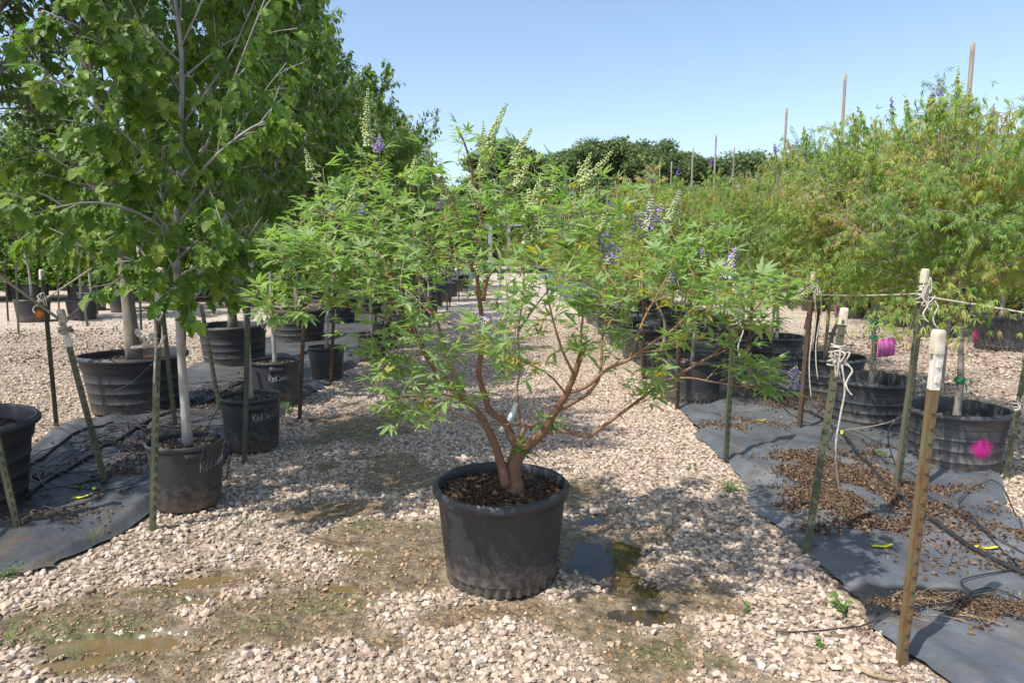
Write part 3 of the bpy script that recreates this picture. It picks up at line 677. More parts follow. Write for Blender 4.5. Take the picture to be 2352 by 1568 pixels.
# ------------------------------------------------------------------ pots
def pot_mesh(name, rt, rb, h, style, seed=0, wav=0., soil_z=.06, seg=72, dusty=False):
    mb = MB(); rg = R(seed)
    k1, k2, k3 = rg.uniform(0, 6.28, 3)
    def mod(r, z, th):
        f = 1+wav*(z/h)**2*(np.cos(2*th+k1)*.6+np.cos(3*th+k2)*.5)
        zz = z+wav*.35*h*(z/h)**3*np.cos(2*th+k3)
        if style == 'notched':
            low = (z < .05)
            lug = (np.cos(th*34) > .1)
            r = np.where(low & ~lug & (r > rb*.9), r-.014, r)
            grip = np.exp(-((np.sin((th-.0))/.22)**2))+np.exp(-((np.cos(th)/.26)**2))
            r = np.where((z > h-.055) & (r > rt*.985), r+.010*np.clip(grip, 0, 1), r)
        if style == 'stepped':
            lug = (np.cos(th*9+k1) > .82)
            r = np.where((z > h*.80) & (z < h*.9) & lug & (r > rt*.93), r+.012, r)
        return r*f, zz
    if style == 'notched':
        prof = [(rb*.9, .0), (rb*.985, .0), (rb, .006), (rb, .044), (rb, .0449), (rb+.003, .0501), (rb+.003, .056), (rb+(rt-rb)*.3, h*.4), (rb+(rt-rb)*.66, h*.82), (rt*.952, h-.062), (rt*.958, h-.058), (rt*.985, h-.052), (rt*.998, h-.04),
                (rt, h-.02), (rt*.985, h-.006), (rt*.965, h), (rt*.945, h-.002), (rt*.93, h-.012), (rt*.915, h-.03), (rt*.90, h-soil_z-.03)]
    elif style == 'plain':
        prof = [(rb*.95, 0), (rb, .008), (rb+(rt-rb)*.35, h*.4), (rb+(rt-rb)*.7, h*.86), (rt*.955, h-.032), (rt*.97, h-.03), (rt, h-.022), (rt, h-.006), (rt*.985, h), (rt*.955, h-.001), (rt*.94, h-.012)]
        for q in range(6): prof += [(rt*(.938-.004*(q % 2)), h-.014-.012*q)]
        prof += [(rt*.92, h-soil_z-.03)]
    else:
        prof = [(rb*.95, 0), (rb, .01)]
        st = 4
        for q in range(st):
            za = h*(.03+.72*q/st); zb = h*(.03+.72*(q+1)/st); ra = rb+(rt*.9-rb)*(q/st); rbb = rb+(rt*.9-rb)*((q+.85)/st)
            prof += [(ra+.003, za+.004), (rbb, zb-.006), (rbb+.007, zb)]
        prof += [(rt*.925, h*.77), (rt*.94, h*.9), (rt*.955, h*.91), (rt*.985, h*.915), (rt, h*.935), (rt, h*.965), (rt*.985, h*.98), (rt*.97, h*.981), (rt*.965, h), (rt*.945, h), (rt*.935, h*.97), (rt*.92, h*.8), (rt*.90, h-soil_z-.03)]
    lathe(mb, prof, seg if style != 'notched' else 204, mod)
    me = mesh(name, mb); me.materials.append(M['pot_dusty' if dusty else 'pot'])
    for p in me.polygons: pass
    return me
def soil_mesh(name, r, seed, n=900, grey=False, green=0):
    rg = R(seed); mb = MB(); ns = 26
    rr = np.linspace(0, 1, 9)[1:]
    th = np.arange(ns)/ns*6.2832
    V = [(0, 0, .012)]+[(r*a*math.cos(t), r*a*math.sin(t), .012*(1-a)+.006*rg.normal()) for a in rr for t in th]
    T = [(0, 1+k, 1+(k+1) % ns) for k in range(ns)]
    Q = [(1+a*ns+k, 1+(a+1)*ns+k, 1+(a+1)*ns+(k+1) % ns, 1+a*ns+(k+1) % ns) for a in range(len(rr)-1) for k in range(ns)]
    mb.add(V, T, Q, .2)
    a = rg.uniform(0, 6.283, n); d = r*.98*np.sqrt(rg.random(n)); pos = np.stack([d*np.cos(a), d*np.sin(a), .014*(1-d/r)+rg.uniform(.0, .016, n)], -1)
    chip = (np.array([(-1, -.5, 0), (1, -.6, .1), (1, .5, 0), (-1, .45, .12), (0, 0, .35)], float), np.array([(0, 1, 4), (1, 2, 4), (2, 3, 4), (3, 0, 4)]), None)
    ax = randdir(rg, n)*np.array([1, 1, .35]); nn = randdir(rg, n)+np.array([0, 0, 1.3])
    mb.inst(chip, pos, frames(ax, nn, rg.uniform(.005, .017, n), rg.uniform(.5, 1, n)), np.clip(rg.normal(.5, .26, n), 0, 1))
    me = mesh(name, mb, smooth=False); me.materials.append(M['soil_grey' if grey else 'soil']); return me
def put_pot(me, soil, soil_h, loc, rz, label, group, sc=1., cat='plant pot'):
    r = empty('plant_pot', loc, rz); r.scale = (sc,)*3 if np.isscalar(sc) else sc
    o = bpy.data.objects.new('pot_body', me); COL.objects.link(o); o.parent = r
    s = bpy.data.objects.new('soil', soil); COL.objects.link(s); s.parent = r; s.location = (0, 0, soil_h)
    return tag(r, label, cat, group)
# the big pot in the middle
mp = pot_mesh('pot_body', .312, .258, .445, 'notched', 1, .012, .055)
ms = soil_mesh('soil', .288, 2, 2600)
px0, py0 = POT_MAIN
big = put_pot(mp, ms, .385, (px0, py0, gz(px0, py0)-.004), math.pi*.0+.05, 'large black plastic pot with thick rim standing alone on the gravel, holding the chaste tree', None)
# left pots, 15 gallon and 100 gallon
p15 = pot_mesh('pot_body', .212, .178, .385, 'plain', 3, .008, .06, 64)
s15 = soil_mesh('soil', .195, 4, 700, True)
p100 = [pot_mesh('pot_body', .47, .385, .53, 'stepped', 5+k, .045, .10, 80) for k in range(2)]
s100 = soil_mesh('soil', .43, 6, 1500)
pst = [pot_mesh('pot_body', .335, .275, .42, 'stepped', 15+k, .035, .13, 72, True) for k in range(3)]
sst = soil_mesh('soil', .295, 16, 700, True)
p30 = pot_mesh('pot_body', .31, .265, .44, 'notched', 21, .01, .07)

LEFT_Y = [3.92, 5.06, 6.52, 7.85, 9.2, 10.5, 11.9, 13.3, 14.8, 16.4, 18.2, 20.2, 22.5, 25, 28]
LEFT_X = [-1.93, -1.93, -2.27, -2.13, -1.9, -1.95, -2.0, -2.05, -2.0, -2.0, -2.05, -2.0, -2.0, -2.0, -2.0]
_b = [ground(435, 1160), ground(582, 1030), ground(636, 930), ground(752, 872)]
for k, b in enumerate(_b): LEFT_X[k], LEFT_Y[k] = b[0], b[1]
pot_left = []
rgp = R(31)
far_pot_l = 'small black pot far down the left row of maples'
for k, (x, y) in enumerate(zip(LEFT_X, LEFT_Y)):
    lab = ['small black pot marked with chalk, nearest of the left maples, beside a pale trunk', 'small black pot with chalk writing, second along the left row behind a green steel stake',
           'small black pot with chalk writing, third along the left row behind a rusty stake', 'small black pot without writing beside a rusty stake, fourth along the left row'][k] if k < 4 else \
          (ORD[k]+' small black pot along the left row of maples' if k < 7 else far_pot_l)
    pot_left.append(put_pot(p15, s15, .335, (x, y, .02), rgp.uniform(0, 6), lab, 'pots of the left maple row', (1.0, 1.04, 1.12, .98)[k] if k < 4 else rgp.uniform(.95, 1.2)))

# chalk handwriting and card holder on the nearest pots (strokes laid on the pot's wall)
GL = {'R': [[(0, 0), (.05, 1)], [(0, .95), (.35, 1.05), (.5, .8), (.4, .6), (.08, .5), (.3, .25), (.55, 0)]],
      'e': [[(.02, .25), (.3, .32), (.28, .5), (.1, .5), (.02, .2), (.15, 0), (.36, .1)]],
      'd': [[(.35, .45), (.12, .45), (.05, .15), (.2, .02), (.36, .2), (.42, 1.0), (.42, .0)]],
      'S': [[(.5, .95), (.3, 1.1), (.08, .9), (.2, .6), (.42, .4), (.35, .08), (.02, .05)]],
      'u': [[(.02, .45), (.06, .05), (.25, .05), (.34, .45), (.38, 0)]],
      'n': [[(.02, .45), (.04, 0), (.1, .35), (.28, .42), (.34, 0)]],
      's': [[(.3, .42), (.1, .42), (.08, .25), (.3, .18), (.22, 0), (.02, .04)]],
      't': [[(.15, .75), (.18, .05), (.34, .02)], [(.0, .5), (.38, .52)]]}
def chalk(root, th0, z0, hgt, rt, rb, h, text='Red Sunset', slope=.08, squash=1.):
    mb = MB(); cur = 0.
    def P(u, v):
        z = z0+v*hgt+u*hgt*slope; r = rb+(rt*.955-rb)*(z/h)+.0022; t = th0+u*hgt*squash/r
        return (r*math.cos(t), r*math.sin(t), z)
    for ch in text:
        if ch == ' ': cur += .22; continue
        for st in GL[ch]: tube(mb, spline([P(cur+a, b) for a, b in st], max(4, len(st)*4)), .0013, 4, .5)
        cur += max(a for st in GL[ch] for a, b in st)+.10
    return obj('handwriting', mb, M['chalk'], root)
def card_holder(root, th0, rt, rb, h, wid=.28):
    mb = MB(); n = 10; V = []
    for k in range(n):
        t = th0+(k/(n-1)-.5)*wid*2
        for z in (h-.095, h-.035):
            for rr in (1, 1.028): r = (rb+(rt*.955-rb)*(z/h))*rr+.001; V.append((r*math.cos(t), r*math.sin(t), z))
    Q = []
    for k in range(n-1):
        a = k*4; b = a+4; Q += [(a+1, b+1, b+3, a+3), (a, a+1, b+1, b)[::-1], (a+2, a+3, b+3, b+2)]
    Q += [(0, 1, 3, 2), ((n-1)*4, (n-1)*4+2, (n-1)*4+3, (n-1)*4+1)]
    mb.add(V, None, Q); return obj('card_holder', mb, M['pot'], root)
for k, (dth, z0) in enumerate(((20, .225), (2, .225), (-16, .22))):
    p = pot_left[k]; x, y = LEFT_X[k], LEFT_Y[k]
    base = math.atan2(-y, -x)                    # towards the camera
    p.rotation_euler = (0, 0, 0)
    chalk(p, base+math.radians(dth), z0, .066 if k else .075, .212, .178, .385, squash=.62)
    card_holder(p, base+math.radians(dth*.3+8), .212, .178, .385)

OAK = [(-3.22, 3.72)]+[tuple(ground(318, 940)[:2]), tuple(ground(540, 836)[:2])]+[(-3.55, 11.3), (-3.6, 13.8), (-3.55, 16.4), (-3.6, 19.2)]
for k, (x, y) in enumerate(OAK):
    lab = ['wide black tub cut off by the left edge of the picture', 'wide black tub with wavy rim and thick trunk on the left fabric', 'wide black tub with stepped sides behind a leaning green stake'][k] if k < 3 else (
        'wide black tub behind the third maple of the left row' if k == 3 else 'wide black tub far back on the left fabric')
    put_pot(p100[k % 2], s100, .44, (x, y, .02), (.3, 2.2, .9, 1.7, 4., 5., 2.)[k], lab, 'large tubs on the left fabric', (1., .99, .97)[k] if k < 3 else 1.)

RIGHT = [tuple(ground(*q)[:2]) for q in ((2187, 1072), (1992, 983), (1903, 913), (1780, 850))]+[(3.25, 9.6), (3.2, 10.9), (3.2, 12.2), (3.2, 13.6), (3.2, 15.2), (3.2, 17), (3.2, 19), (3.2, 21.5), (3.2, 24), (3.2, 27), (3.2, 31)]
for k, (x, y) in enumerate(RIGHT):
    lab = ['scuffed black pot with a round pink paint spot, nearest on the right fabric', 'black stepped pot with the pink square sign inside it', 'black stepped pot third along the right row behind tall stakes',
           'black stepped pot fourth along the right row with a slim tube over its rim'][k] if k < 4 else ('black pot far down the right row of yellowish trees' if k > 6 else ORD[k]+' black pot along the right row')
    o = put_pot(pst[k % 3], sst, .30, (x, y, .02), (2.9, .4, 1.2, 2.)[k] if k < 4 else k*1.3, lab, 'pots of the right row', 1.0 if k else .985)
    if k == 0: potR1 = o
# smooth pots of the inner right row
INNER = [tuple(ground(1587, 922)[:2]), (1.80, 8.0), (1.8, 9.3), (1.8, 10.7), (1.8, 12.2), (1.8, 14), (1.8, 16)]
for k, (x, y) in enumerate(INNER):
    put_pot(p30, sst, .37, (x, y, .02), k*1.1, 'smooth black pot on the right fabric edge, half hidden by chaste tree leaves' if k == 0 else (ORD[k]+' smooth black pot behind the chaste tree on the right' if k < 3 else 'smooth black pot far behind the chaste tree'), 'smooth pots of the inner right row', .98)
def paint_spot(root, rz_world, zc, rr, rt, rb, h, mat, label):
    mb = MB(); n = 16; V = []; A = []
    for a in range(n+1):
        for b in range(n+1):
            u = a/n*2-1; v = b/n*2-1; z = zc+v*rr; r = rb+(rt*.9-rb)*(z/h)/.78+.013; t = rz_world+u*rr/r
            V.append((r*math.cos(t), r*math.sin(t), z)); A.append(max(0, 1-math.hypot(u, v))*1.5-.12)
    Q = [(a*(n+1)+b, (a+1)*(n+1)+b, (a+1)*(n+1)+b+1, a*(n+1)+b+1) for a in range(n) for b in range(n)]
    mb.add(V, None, Q, np.array(A)); o = obj('paint_mark', mb, mat, root); return o
x, y = RIGHT[0]
paint_spot(potR1, math.atan2(-y, -x)-2.9+.55, .20, .10, .335, .275, .42, M['spray_pink'], None)
# the row across the gravel at right
BACK = [(7.45, 10.35), (7.4, 11.9), (7.55, 13.6), (7.6, 15.3), (7.6, 17.1), (7.6, 19), (7.6, 21), (7.6, 23.5)]
back_pots = []
for k, (x, y) in enumerate(BACK):
    o = put_pot(p30, sst, .40, (x, y, .0), k*.8, ('smooth black pot with pink paint near the right edge, across the gravel', 'second black pot along the row across the gravel', 'third black pot with pink edge along the row across the gravel', 'fourth black pot along the row across the gravel')[k] if k < 4 else 'black pot far along the row across the gravel', 'pots of the row across the gravel', 1.2 if k == 0 else 1.15)
    back_pots.append(o)
    if k in (0, 2, 3):
        paint_spot(o, math.atan2(-y, -x)-k*.8-1.15, .17, .10, .312, .262, .445, M['spray_pink'], None)
BACK2 = [(9.3, 12.5), (9.3, 14.4), (9.3, 16.2), (9.3, 18.2), (9.3, 20.4), (11, 15), (11, 17.5), (11, 20.2), (11, 23)]
for k, (x, y) in enumerate(BACK2):
    put_pot(p30, sst, .40, (x, y, .0), k*.8, 'black pot in the shade behind the row across the gravel', 'pots behind the row across the gravel', 1.15)
# pots far left
FL = [(tuple(ground(78, 738)[:2]), .68), (tuple(ground(190, 733)[:2]), .62), (tuple(ground(214, 712)[:2]), .66), (tuple(ground(282, 716)[:2]), .6)]
for k, ((x, y), w) in enumerate(FL):
    o = put_pot(p30, sst, .38, (x, y, 0), k, ('black pot with an orange paint spot, far left behind a rope', 'black pot standing in open gravel at left, beside a dark red stake', 'black pot just behind another at left, half hidden', 'black pot in shadow behind the thick trunk at left')[k], 'pots beyond the gravel at left', w/.62)
    if k == 0: paint_spot(o, math.atan2(-y, -x)-k+.35, .16, .12, .312, .262, .445, M['spray_orange'], None)
FLROW = [(-18+.95*k+.1*math.sin(k*3), 20.3+.7*(k % 2)+.15*math.sin(k*2.1)) for k in range(15)]
for k, (x, y) in enumerate(FLROW):
    put_pot(p30, sst, .38, (x, y, 0), k, 'dark pot in the shaded back row at far left', 'dark pots in the shaded back row at far left', 1.2)

# ------------------------------------------------------------------ trees
PH = {}
def hz(P_, total, base):
    """z scale so that the crown of a prototype tops out at this height"""
    k = P_.c.name
    if k not in PH:
        v = np.empty(len(P_.c.vertices)*3, np.float32); P_.c.vertices.foreach_get('co', v); PH[k] = float(np.percentile(v[2::3], 97.5))
    return (total-base)/PH[k]
def fill(cb, seed, n, r, z0, z1, tpls, size, tf):
    """leaves on the small twigs all through a low crown"""
    rg = R(seed); z = z0+(z1-z0)*rg.random(n); a = rg.uniform(0, 6.2832, n); rr = r*np.sqrt(rg.uniform(.1, 1, n))*(.78+.45*vnoise(np.cos(a)*1.6+5, np.sin(a)*1.6+z*2, 1.3, seed))
    p = np.stack([rr*np.cos(a), rr*np.sin(a), z], -1); o_ = np.stack([np.cos(a), np.sin(a), np.zeros(n)], -1); ph = np.radians(rg.uniform(-10, 60, n)); h = norm(o_+randdir(rg, n)*np.array([1.1, 1.1, 0]))
    put_leaves(cb, rg, p, h*np.cos(ph)[:, None]-np.array([0, 0, 1.])*np.sin(ph)[:, None], np.array([0, 0, 1.])+o_*.5+rg.normal(size=(n, 3))*.35, size*rg.uniform(.6, 1.2, n), tpls, tf(rg, p, n))
def plain_t(rng, p, n): return np.clip(rng.normal(.4, .25, n), 0, 1)
def autumn_t(rng, p, n): return np.clip(rng.normal(.35, .15, n)+.5*sstep(.55, .75, vnoise(p[:, 0]+p[:, 1], p[:, 2], 1.6, 3)), 0, 1)
def row_t(rng, p, n): return np.clip(rng.normal(.18, .17, n)+.75*sstep(.25, .85, vnoise(p[:, 0]*1.3+p[:, 1]*.9+7, p[:, 2]*1.2+p[:, 1]*.5, 2.6, 5)), 0, 1)
mprof = lambda u: (.55+.45*math.sin(math.pi*min(1, u*1.3)))*(1-.72*max(0, u-.35)/.65)
maples = []
for sd in (1, 2, 3):
    tb, cb = grow(300+sd, 3.9, .72, 1.0, 54, .024, L_MP, .072, .027, (24, 52), trunk=None, prof=mprof, droopleaf=(25, 80), ntw=.075)
    maples.append(Proto(tb, cb, ('trunk', 'crown'), (M['bark_pale'], M['leaf_maple'])))
tb, cb = grow(310, 4.1, .8, .95, 40, .035, L_MPL, .085, .034, (28, 55), prof=mprof, droopleaf=(25, 80), tintf=autumn_t)
autumn = Proto(tb, cb, ('trunk', 'crown'), (M['bark_pale'], M['leaf_autumn']))
# nearest maple: trunk and long branches follow the real tree
bx, by = LEFT_X[0], LEFT_Y[0]
def rel(px, py, Y): return at(px, py, Y)-np.array([bx, by, .30])
tr = [at(433, 1040, by)-np.array([bx, by, .30])]+[rel(421, 880, by), rel(411, 720, by-.03), rel(405, 540, by-.05), rel(412, 400, by-.03), rel(418, 150, by), rel(402, 0, by+.03), rel(398, -160, by+.05), rel(400, -330, by)]
ex = [([rel(407, 555, by), rel(340, 470, by-.2), rel(285, 395, by-.35), rel(232, 340, by-.5)], .010),
      ([rel(410, 700, by), rel(360, 640, by-.25), rel(300, 600, by-.45), rel(140, 560, by-.7)], .009),
      ([rel(405, 520, by), rel(370, 440, by+.3), rel(385, 250, by+.35), rel(384, 185, by+.35)], .010),
      ([rel(412, 480, by), rel(470, 390, by-.35), rel(560, 310, by-.5), rel(640, 270, by-.55)], .011),
      ([rel(410, 420, by), rel(480, 330, by-.2), rel(540, 180, by-.35), rel(610, 0, by-.45)], .013),
      ([rel(408, 640, by), rel(480, 600, by-.3), rel(540, 560, by-.4), rel(600, 560, by-.45)], .009),
      ([rel(408, 690, by), rel(450, 640, by-.35), rel(500, 590, by-.5), rel(520, 520, by-.55)], .008),
      ([rel(408, 560, by), rel(330, 500, by-.45), rel(210, 470, by-.8), rel(60, 500, by-1.0)], .010),
      ([rel(408, 460, by), rel(300, 330, by-.5), rel(180, 220, by-.8), rel(90, 180, by-.9)], .011),
      ([rel(412, 330, by), rel(330, 200, by-.3), rel(220, 90, by-.5), rel(100, 30, by-.6)], .010)]
tb, cb = grow(321, 4.3, .78, .80, 40, .027, L_MP, .080, .026, (28, 55), trunk=tr, extra=ex, prof=mprof, droopleaf=(25, 80), ntw=.11)
Proto(tb, cb, ('trunk', 'crown'), (M['bark_pale'], M['leaf_maple'])).put('maple_tree', (bx, by, .31), 0, 1, 'slender maple with smooth pale trunk, nearest tree of the left row', 'tree', 'maples of the left row')
tb, cb = grow(391, 3.6, .72, .95, 46, .026, L_MP, .072, .027, (24, 52), prof=mprof, droopleaf=(25, 80), ntw=.09, extra=[([(0, 0, 2.4), (.22, -.05, 3.1), (.45, -.05, 3.7), (.62, -.05, 4.15)], .012)])
reach = Proto(tb, cb, ('trunk', 'crown'), (M['bark_pale'], M['leaf_maple']))
rgt = R(41)
for k in range(1, len(LEFT_Y)):
    x, y = LEFT_X[k], LEFT_Y[k]
    sc = (1, .74, .74, .76, .76, .74, .70, .70)[k] if k < 8 else rgt.uniform(.6, .68)
    lab = ['', 'maple with pale trunk behind a white topped green stake, second in the left row', 'maple with pale trunk, third in the left row, above the chalk marked pot', 'maple fourth in the left row, its top against the sky', 'maple fifth in the left row, tall with hanging leaves', 'maple with a few yellowing leaves, sixth in the left row'][k] if k < 6 else 'maple far down the left row'
    pr = autumn if k in (7, 9, 10) else (reach if k == 8 else maples[k % 3])
    pr.put('maple_tree', (x, y, .32), 0. if k == 8 else rgt.uniform(0, 6.28), (min(1, sc*1.1), min(1, sc*1.1), 1.0 if k == 8 else hz(pr, (4.6, 4.2, 4.15, 3.9, 3.65, 3.5, 3.4, 3.85)[k] if k < 8 else 3.1+.2*math.sin(k*2), .32)), lab if k < 6 else ('maple turning orange and yellow behind the chaste tree' if pr is autumn else lab), 'tree', 'maples of the left row')
# leaning maple branch against the sky is the far maple with a long side limb
oaks = []
for sd in (1, 2):
    tb, cb = grow(330+sd, 5.6, 1.35, 1.25, 46, .062, L_OAK if sd == 2 else L_MPL, .072 if sd == 2 else .08, .034, (35, 62), prof=lambda u: (.6+.4*math.sin(math.pi*min(1, u*1.2)))*(1-.6*max(0, u-.4)/.6), droopleaf=(10, 70), twig=(.2, .5), ntw=.085)
    oaks.append(Proto(tb, cb, ('trunk', 'crown'), (M['bark_oak'], M['leaf_oak'])))
for k, (x, y) in enumerate(OAK):
    lab = ['dark leafy tree reaching in over the left edge from the tub there', 'dark leafy tree with thick leaning grey trunk in the wavy tub', 'tall dark small leaved tree against the sky, in the tub behind the leaning stake'][k] if k < 3 else ('tall dark tree behind the third maple' if k == 3 else 'tall dark tree far back on the left fabric')
    r = oaks[(0, 0, 1, 1, 0, 1, 0)[k]].put('shade_tree', (x, y, .46), (0, 1.2, 2., 3., 4., 5., .4)[k], (1., 1.0, (.86, .86, .97), (.85, .85, .9), .85, .8, .8)[k], lab, 'tree', 'shade trees in the large tubs')
    if k == 1: r.rotation_euler = (0, -.075, 1.2*0)
oaks[0].put('shade_tree', (-4.75, 3.05, .46), 2.4, 1., 'unseen dark tree outside the left edge, added to shade the left fabric', 'tree', 'shade trees in the large tubs')  # out of view; added so its shade falls on the left fabric and nearest pot
# trees beyond the gravel at left
for k, ((x, y), w) in enumerate(FL):
    maples[(k+1) % 3].put('maple_tree', (x, y, .36), k*1.9, (1.15, 1.15, 1.05), ('maple rising from the orange spotted pot at far left', 'maple with a dark wrapped trunk in open gravel at left', 'maple half hidden behind another at left', 'maple in the pot behind the thick trunk at left')[k], 'tree', 'maples beyond the gravel at left')
tb, cb = grow(381, 3.9, .35, 1.2, 50, .04, L_MPL, .10, .042, (15, 50), prof=mprof, droopleaf=(20, 80), ntw=.1)
fill(cb, 2, 3000, 1.15, .15, 2.2, L_MPL, .10, plain_t)
low = Proto(tb, cb, ('trunk', 'crown'), (M['bark_pale'], M['leaf_maple']))
for k in range(14):
    x = (-5.6, -7.4)[k % 2]+.3*math.sin(k*3); y = 17.5+1.6*k
    low.put('maple_tree', (x, y, .1), k*2.2, .95, 'low branched maple in the middle distance beyond the left rows', 'tree', 'low maples beyond the left rows')
for k, (x, y) in enumerate(FLROW):
    low.put('maple_tree', (x, y, .4), k*2.3, (1., 1., 1.1), 'maple in the shaded back row at far left', 'tree', 'maples of the back row at far left')
tb, cb = grow(371, 5.0, .2, 1.7, 60, .06, L_OAK, .11, .04, (15, 50), prof=lambda u: 1-.6*max(0, u-.4)/.6, droopleaf=(10, 70), twig=(.3, .6), ntw=.1)
fill(cb, 3, 7000, 1.75, .1, 3.2, L_OAK, .16, plain_t)
screen = Proto(tb, cb, ('trunk', 'crown'), (M['bark_oak'], M['leaf_oak']))
for k in range(11):
    x = -29+2.5*k+.4*math.sin(k*5); y = 27+.5*math.sin(k*3)
    screen.put('shade_tree', (x, y, 0), k*1.7, 1.1, 'tall dark tree closing the view at far left', 'tree', 'tall trees closing the view at far left')
# yellowish trees at right
rows = []
rprof = lambda u: (.75+.25*math.sin(math.pi*u))*(1-.6*max(0, u-.5)/.5)
for sd in (1, 2, 3):
    tb, cb = grow(350+sd, 1.55, .80, .95, 50, .026, L_ROW, .048, .0195, (8, 46), prof=rprof, droopleaf=(0, 55), twig=(.16, .42), ntw=.05, eadd=4, kinks=.02, tintf=row_t)
    rg = R(60+sd); 
    # upright shoots with brown and purple spikes at the top
    # leaves on the countless small twigs all through the crown
    nc = 120; cz = .70+1.25*rg.random(nc); ca = rg.uniform(0, 6.2832, nc); cr = (.98-.40*np.maximum(0, (cz-1.3)/.6))*np.sqrt(rg.uniform(.15, 1.1, nc))
    n = 4600; ci = rg.integers(0, nc, n); p = np.stack([cr*np.cos(ca), cr*np.sin(ca), cz], -1)[ci]+rg.normal(size=(n, 3))*np.array([.085, .085, .06]); a = np.arctan2(p[:, 1], p[:, 0])
    o_ = np.stack([np.cos(a), np.sin(a), np.zeros(n)], -1); ph = np.radians(rg.uniform(-10, 55, n)); h = norm(o_+randdir(rg, n)*np.array([1.1, 1.1, 0]))
    put_leaves(cb, rg, p, h*np.cos(ph)[:, None]-np.array([0, 0, 1.])*np.sin(ph)[:, None], np.array([0, 0, 1.])+o_*.5+rg.normal(size=(n, 3))*.35, rg.uniform(.028, .062, n), L_ROW, row_t(rg, p, n))
    for q in range(16):
        a = rg.uniform(0, 6.28); d = .85*math.sqrt(rg.random()); z = 1.92+.25*rg.random()-.30*d
        z = z-.12; b = np.array([d*math.cos(a), d*math.sin(a), z]); tip = b+np.array([.05*rg.normal(), .05*rg.normal(), rg.uniform(.10, .24)])
        tube(tb, [b-np.array([0, 0, .3]), b, tip], [.004, .003, .002], 4, .5)
        n = 26; t = rg.random(n); p = b+(tip-b)*t[:, None]*.8
        put_leaves(cb, rg, p, norm(randdir(rg, n)*np.array([1, 1, .3])+np.array([0, 0, -.25])), np.array([0, 0, 1.])+rg.normal(size=(n, 3))*.3, rg.uniform(.03, .065, n), L_ROW, np.clip(rg.normal(.3, .15, n), 0, 1))
        n = 14; t = .72+.4*np.arange(n)/n; p = b+(tip-b)*t[:, None]+rg.normal(size=(n, 3))*.006
        I = np.repeat(np.eye(3)[None], n, 0)*(np.linspace(.011, .004, n))[:, None, None]
        cb.inst(BALL, p, I, .75 if q % 3 else .55, 1 if q % 3 == 0 else 0)
    P_ = Proto(tb, cb, ('trunk', 'crown'), (M['bark_row'], M['leaf_row'])); P_.c.materials.append(M['spike_far']); rows.append(P_)
tb, cb = grow(361, 2.6, .2, 1.05, 46, .03, L_ROW, .085, .034, (10, 50), prof=rprof, droopleaf=(5, 65), twig=(.2, .45), ntw=.075, kinks=.02, tintf=row_t)
fill(cb, 1, 3500, 1.0, .1, 1.9, L_ROW, .075, row_t)
bush = Proto(tb, cb, ('trunk', 'crown'), (M['bark_row'], M['leaf_row']))
for k, (x, y) in enumerate(RIGHT):
    lab = ['yellow green tree with lichen grey trunk in the pink spotted pot at right', 'yellow green tree with speckled trunk tied with green tape, beside the pink sign', 'yellow green tree third along the right row behind the taped stakes', 'yellow green tree fourth along the right row, rising behind the purple flowers'][k] if k < 4 else ('yellow green tree far down the right row' if k > 6 else ORD[k]+' yellow green tree along the right row')
    rows[k % 3].put('row_tree', (x, y, .32), k*2.1+.5, (1., 1., hz(rows[k % 3], (2.40, 2.42, 2.36, 2.30)[k] if k < 4 else 2.34+.07*math.sin(k*2.7), .32)), lab, 'tree', 'trees of the right row')
for k, (x, y) in enumerate(INNER):
    sc = .82 if k == 0 else .86+.04*math.sin(k*2)
    rows[(k+1) % 3].put('row_tree', (x, y, .38), k*1.3+1, (sc*1.0, sc*1.0, hz(rows[(k+1) % 3], 2.1+.1*math.sin(k*2), .38)), 'low yellow green tree in the smooth pot just behind the chaste tree' if k == 0 else ('low yellow green tree behind the chaste tree, further back' if k < 3 else 'low yellow green tree far behind the chaste tree'), 'tree', 'trees of the inner right row')
for k, (x, y) in enumerate(BACK):
    rows[(k+2) % 3].put('row_tree', (x, y, .42), k*1.7+2, (1.3, 1.3, hz(rows[(k+2) % 3], 2.75, .42)), ('yellow green tree across the gravel near the right edge', 'yellow green tree second along the row across the gravel', 'yellow green tree third along the row across the gravel', 'yellow green tree fourth along the row across the gravel')[k] if k < 4 else 'yellow green tree far along the row across the gravel', 'tree', 'trees of the row across the gravel')
for k, (x, y) in enumerate(BACK2):
    bush.put('row_tree', (x, y, .42), k*1.1, (1.2, 1.2, hz(bush, 2.8, .42)), 'yellow green tree behind the row across the gravel', 'tree', 'trees behind the row across the gravel')
for k in range(12):
    x = (13.2, 15.4)[k % 2]+.3*math.sin(k); y = 17+k*1.5
    bush.put('row_tree', (x, y, .3), k*1.9, (1.5, 1.5, hz(bush, 3.2, .3)), 'yellow green tree closing the view at far right', 'tree', 'trees closing the view at far right')
for k in range(26):
    x = (-.5, .9, 2.3, 4.9, 6.4)[k % 5]+.2*math.sin(k*4); y = 33+(k//5)*4.5+.5*math.sin(k*2)
    if abs(x-.3) < 1.2 and y < 45: continue
    bush.put('row_tree', (x+1.2, y, .3), k*1.9, (1.2, 1.2, hz(bush, 2.3, .3)), 'low yellow green tree in the distant rows beyond the gravel lane', 'tree', 'low trees in the distant rows')
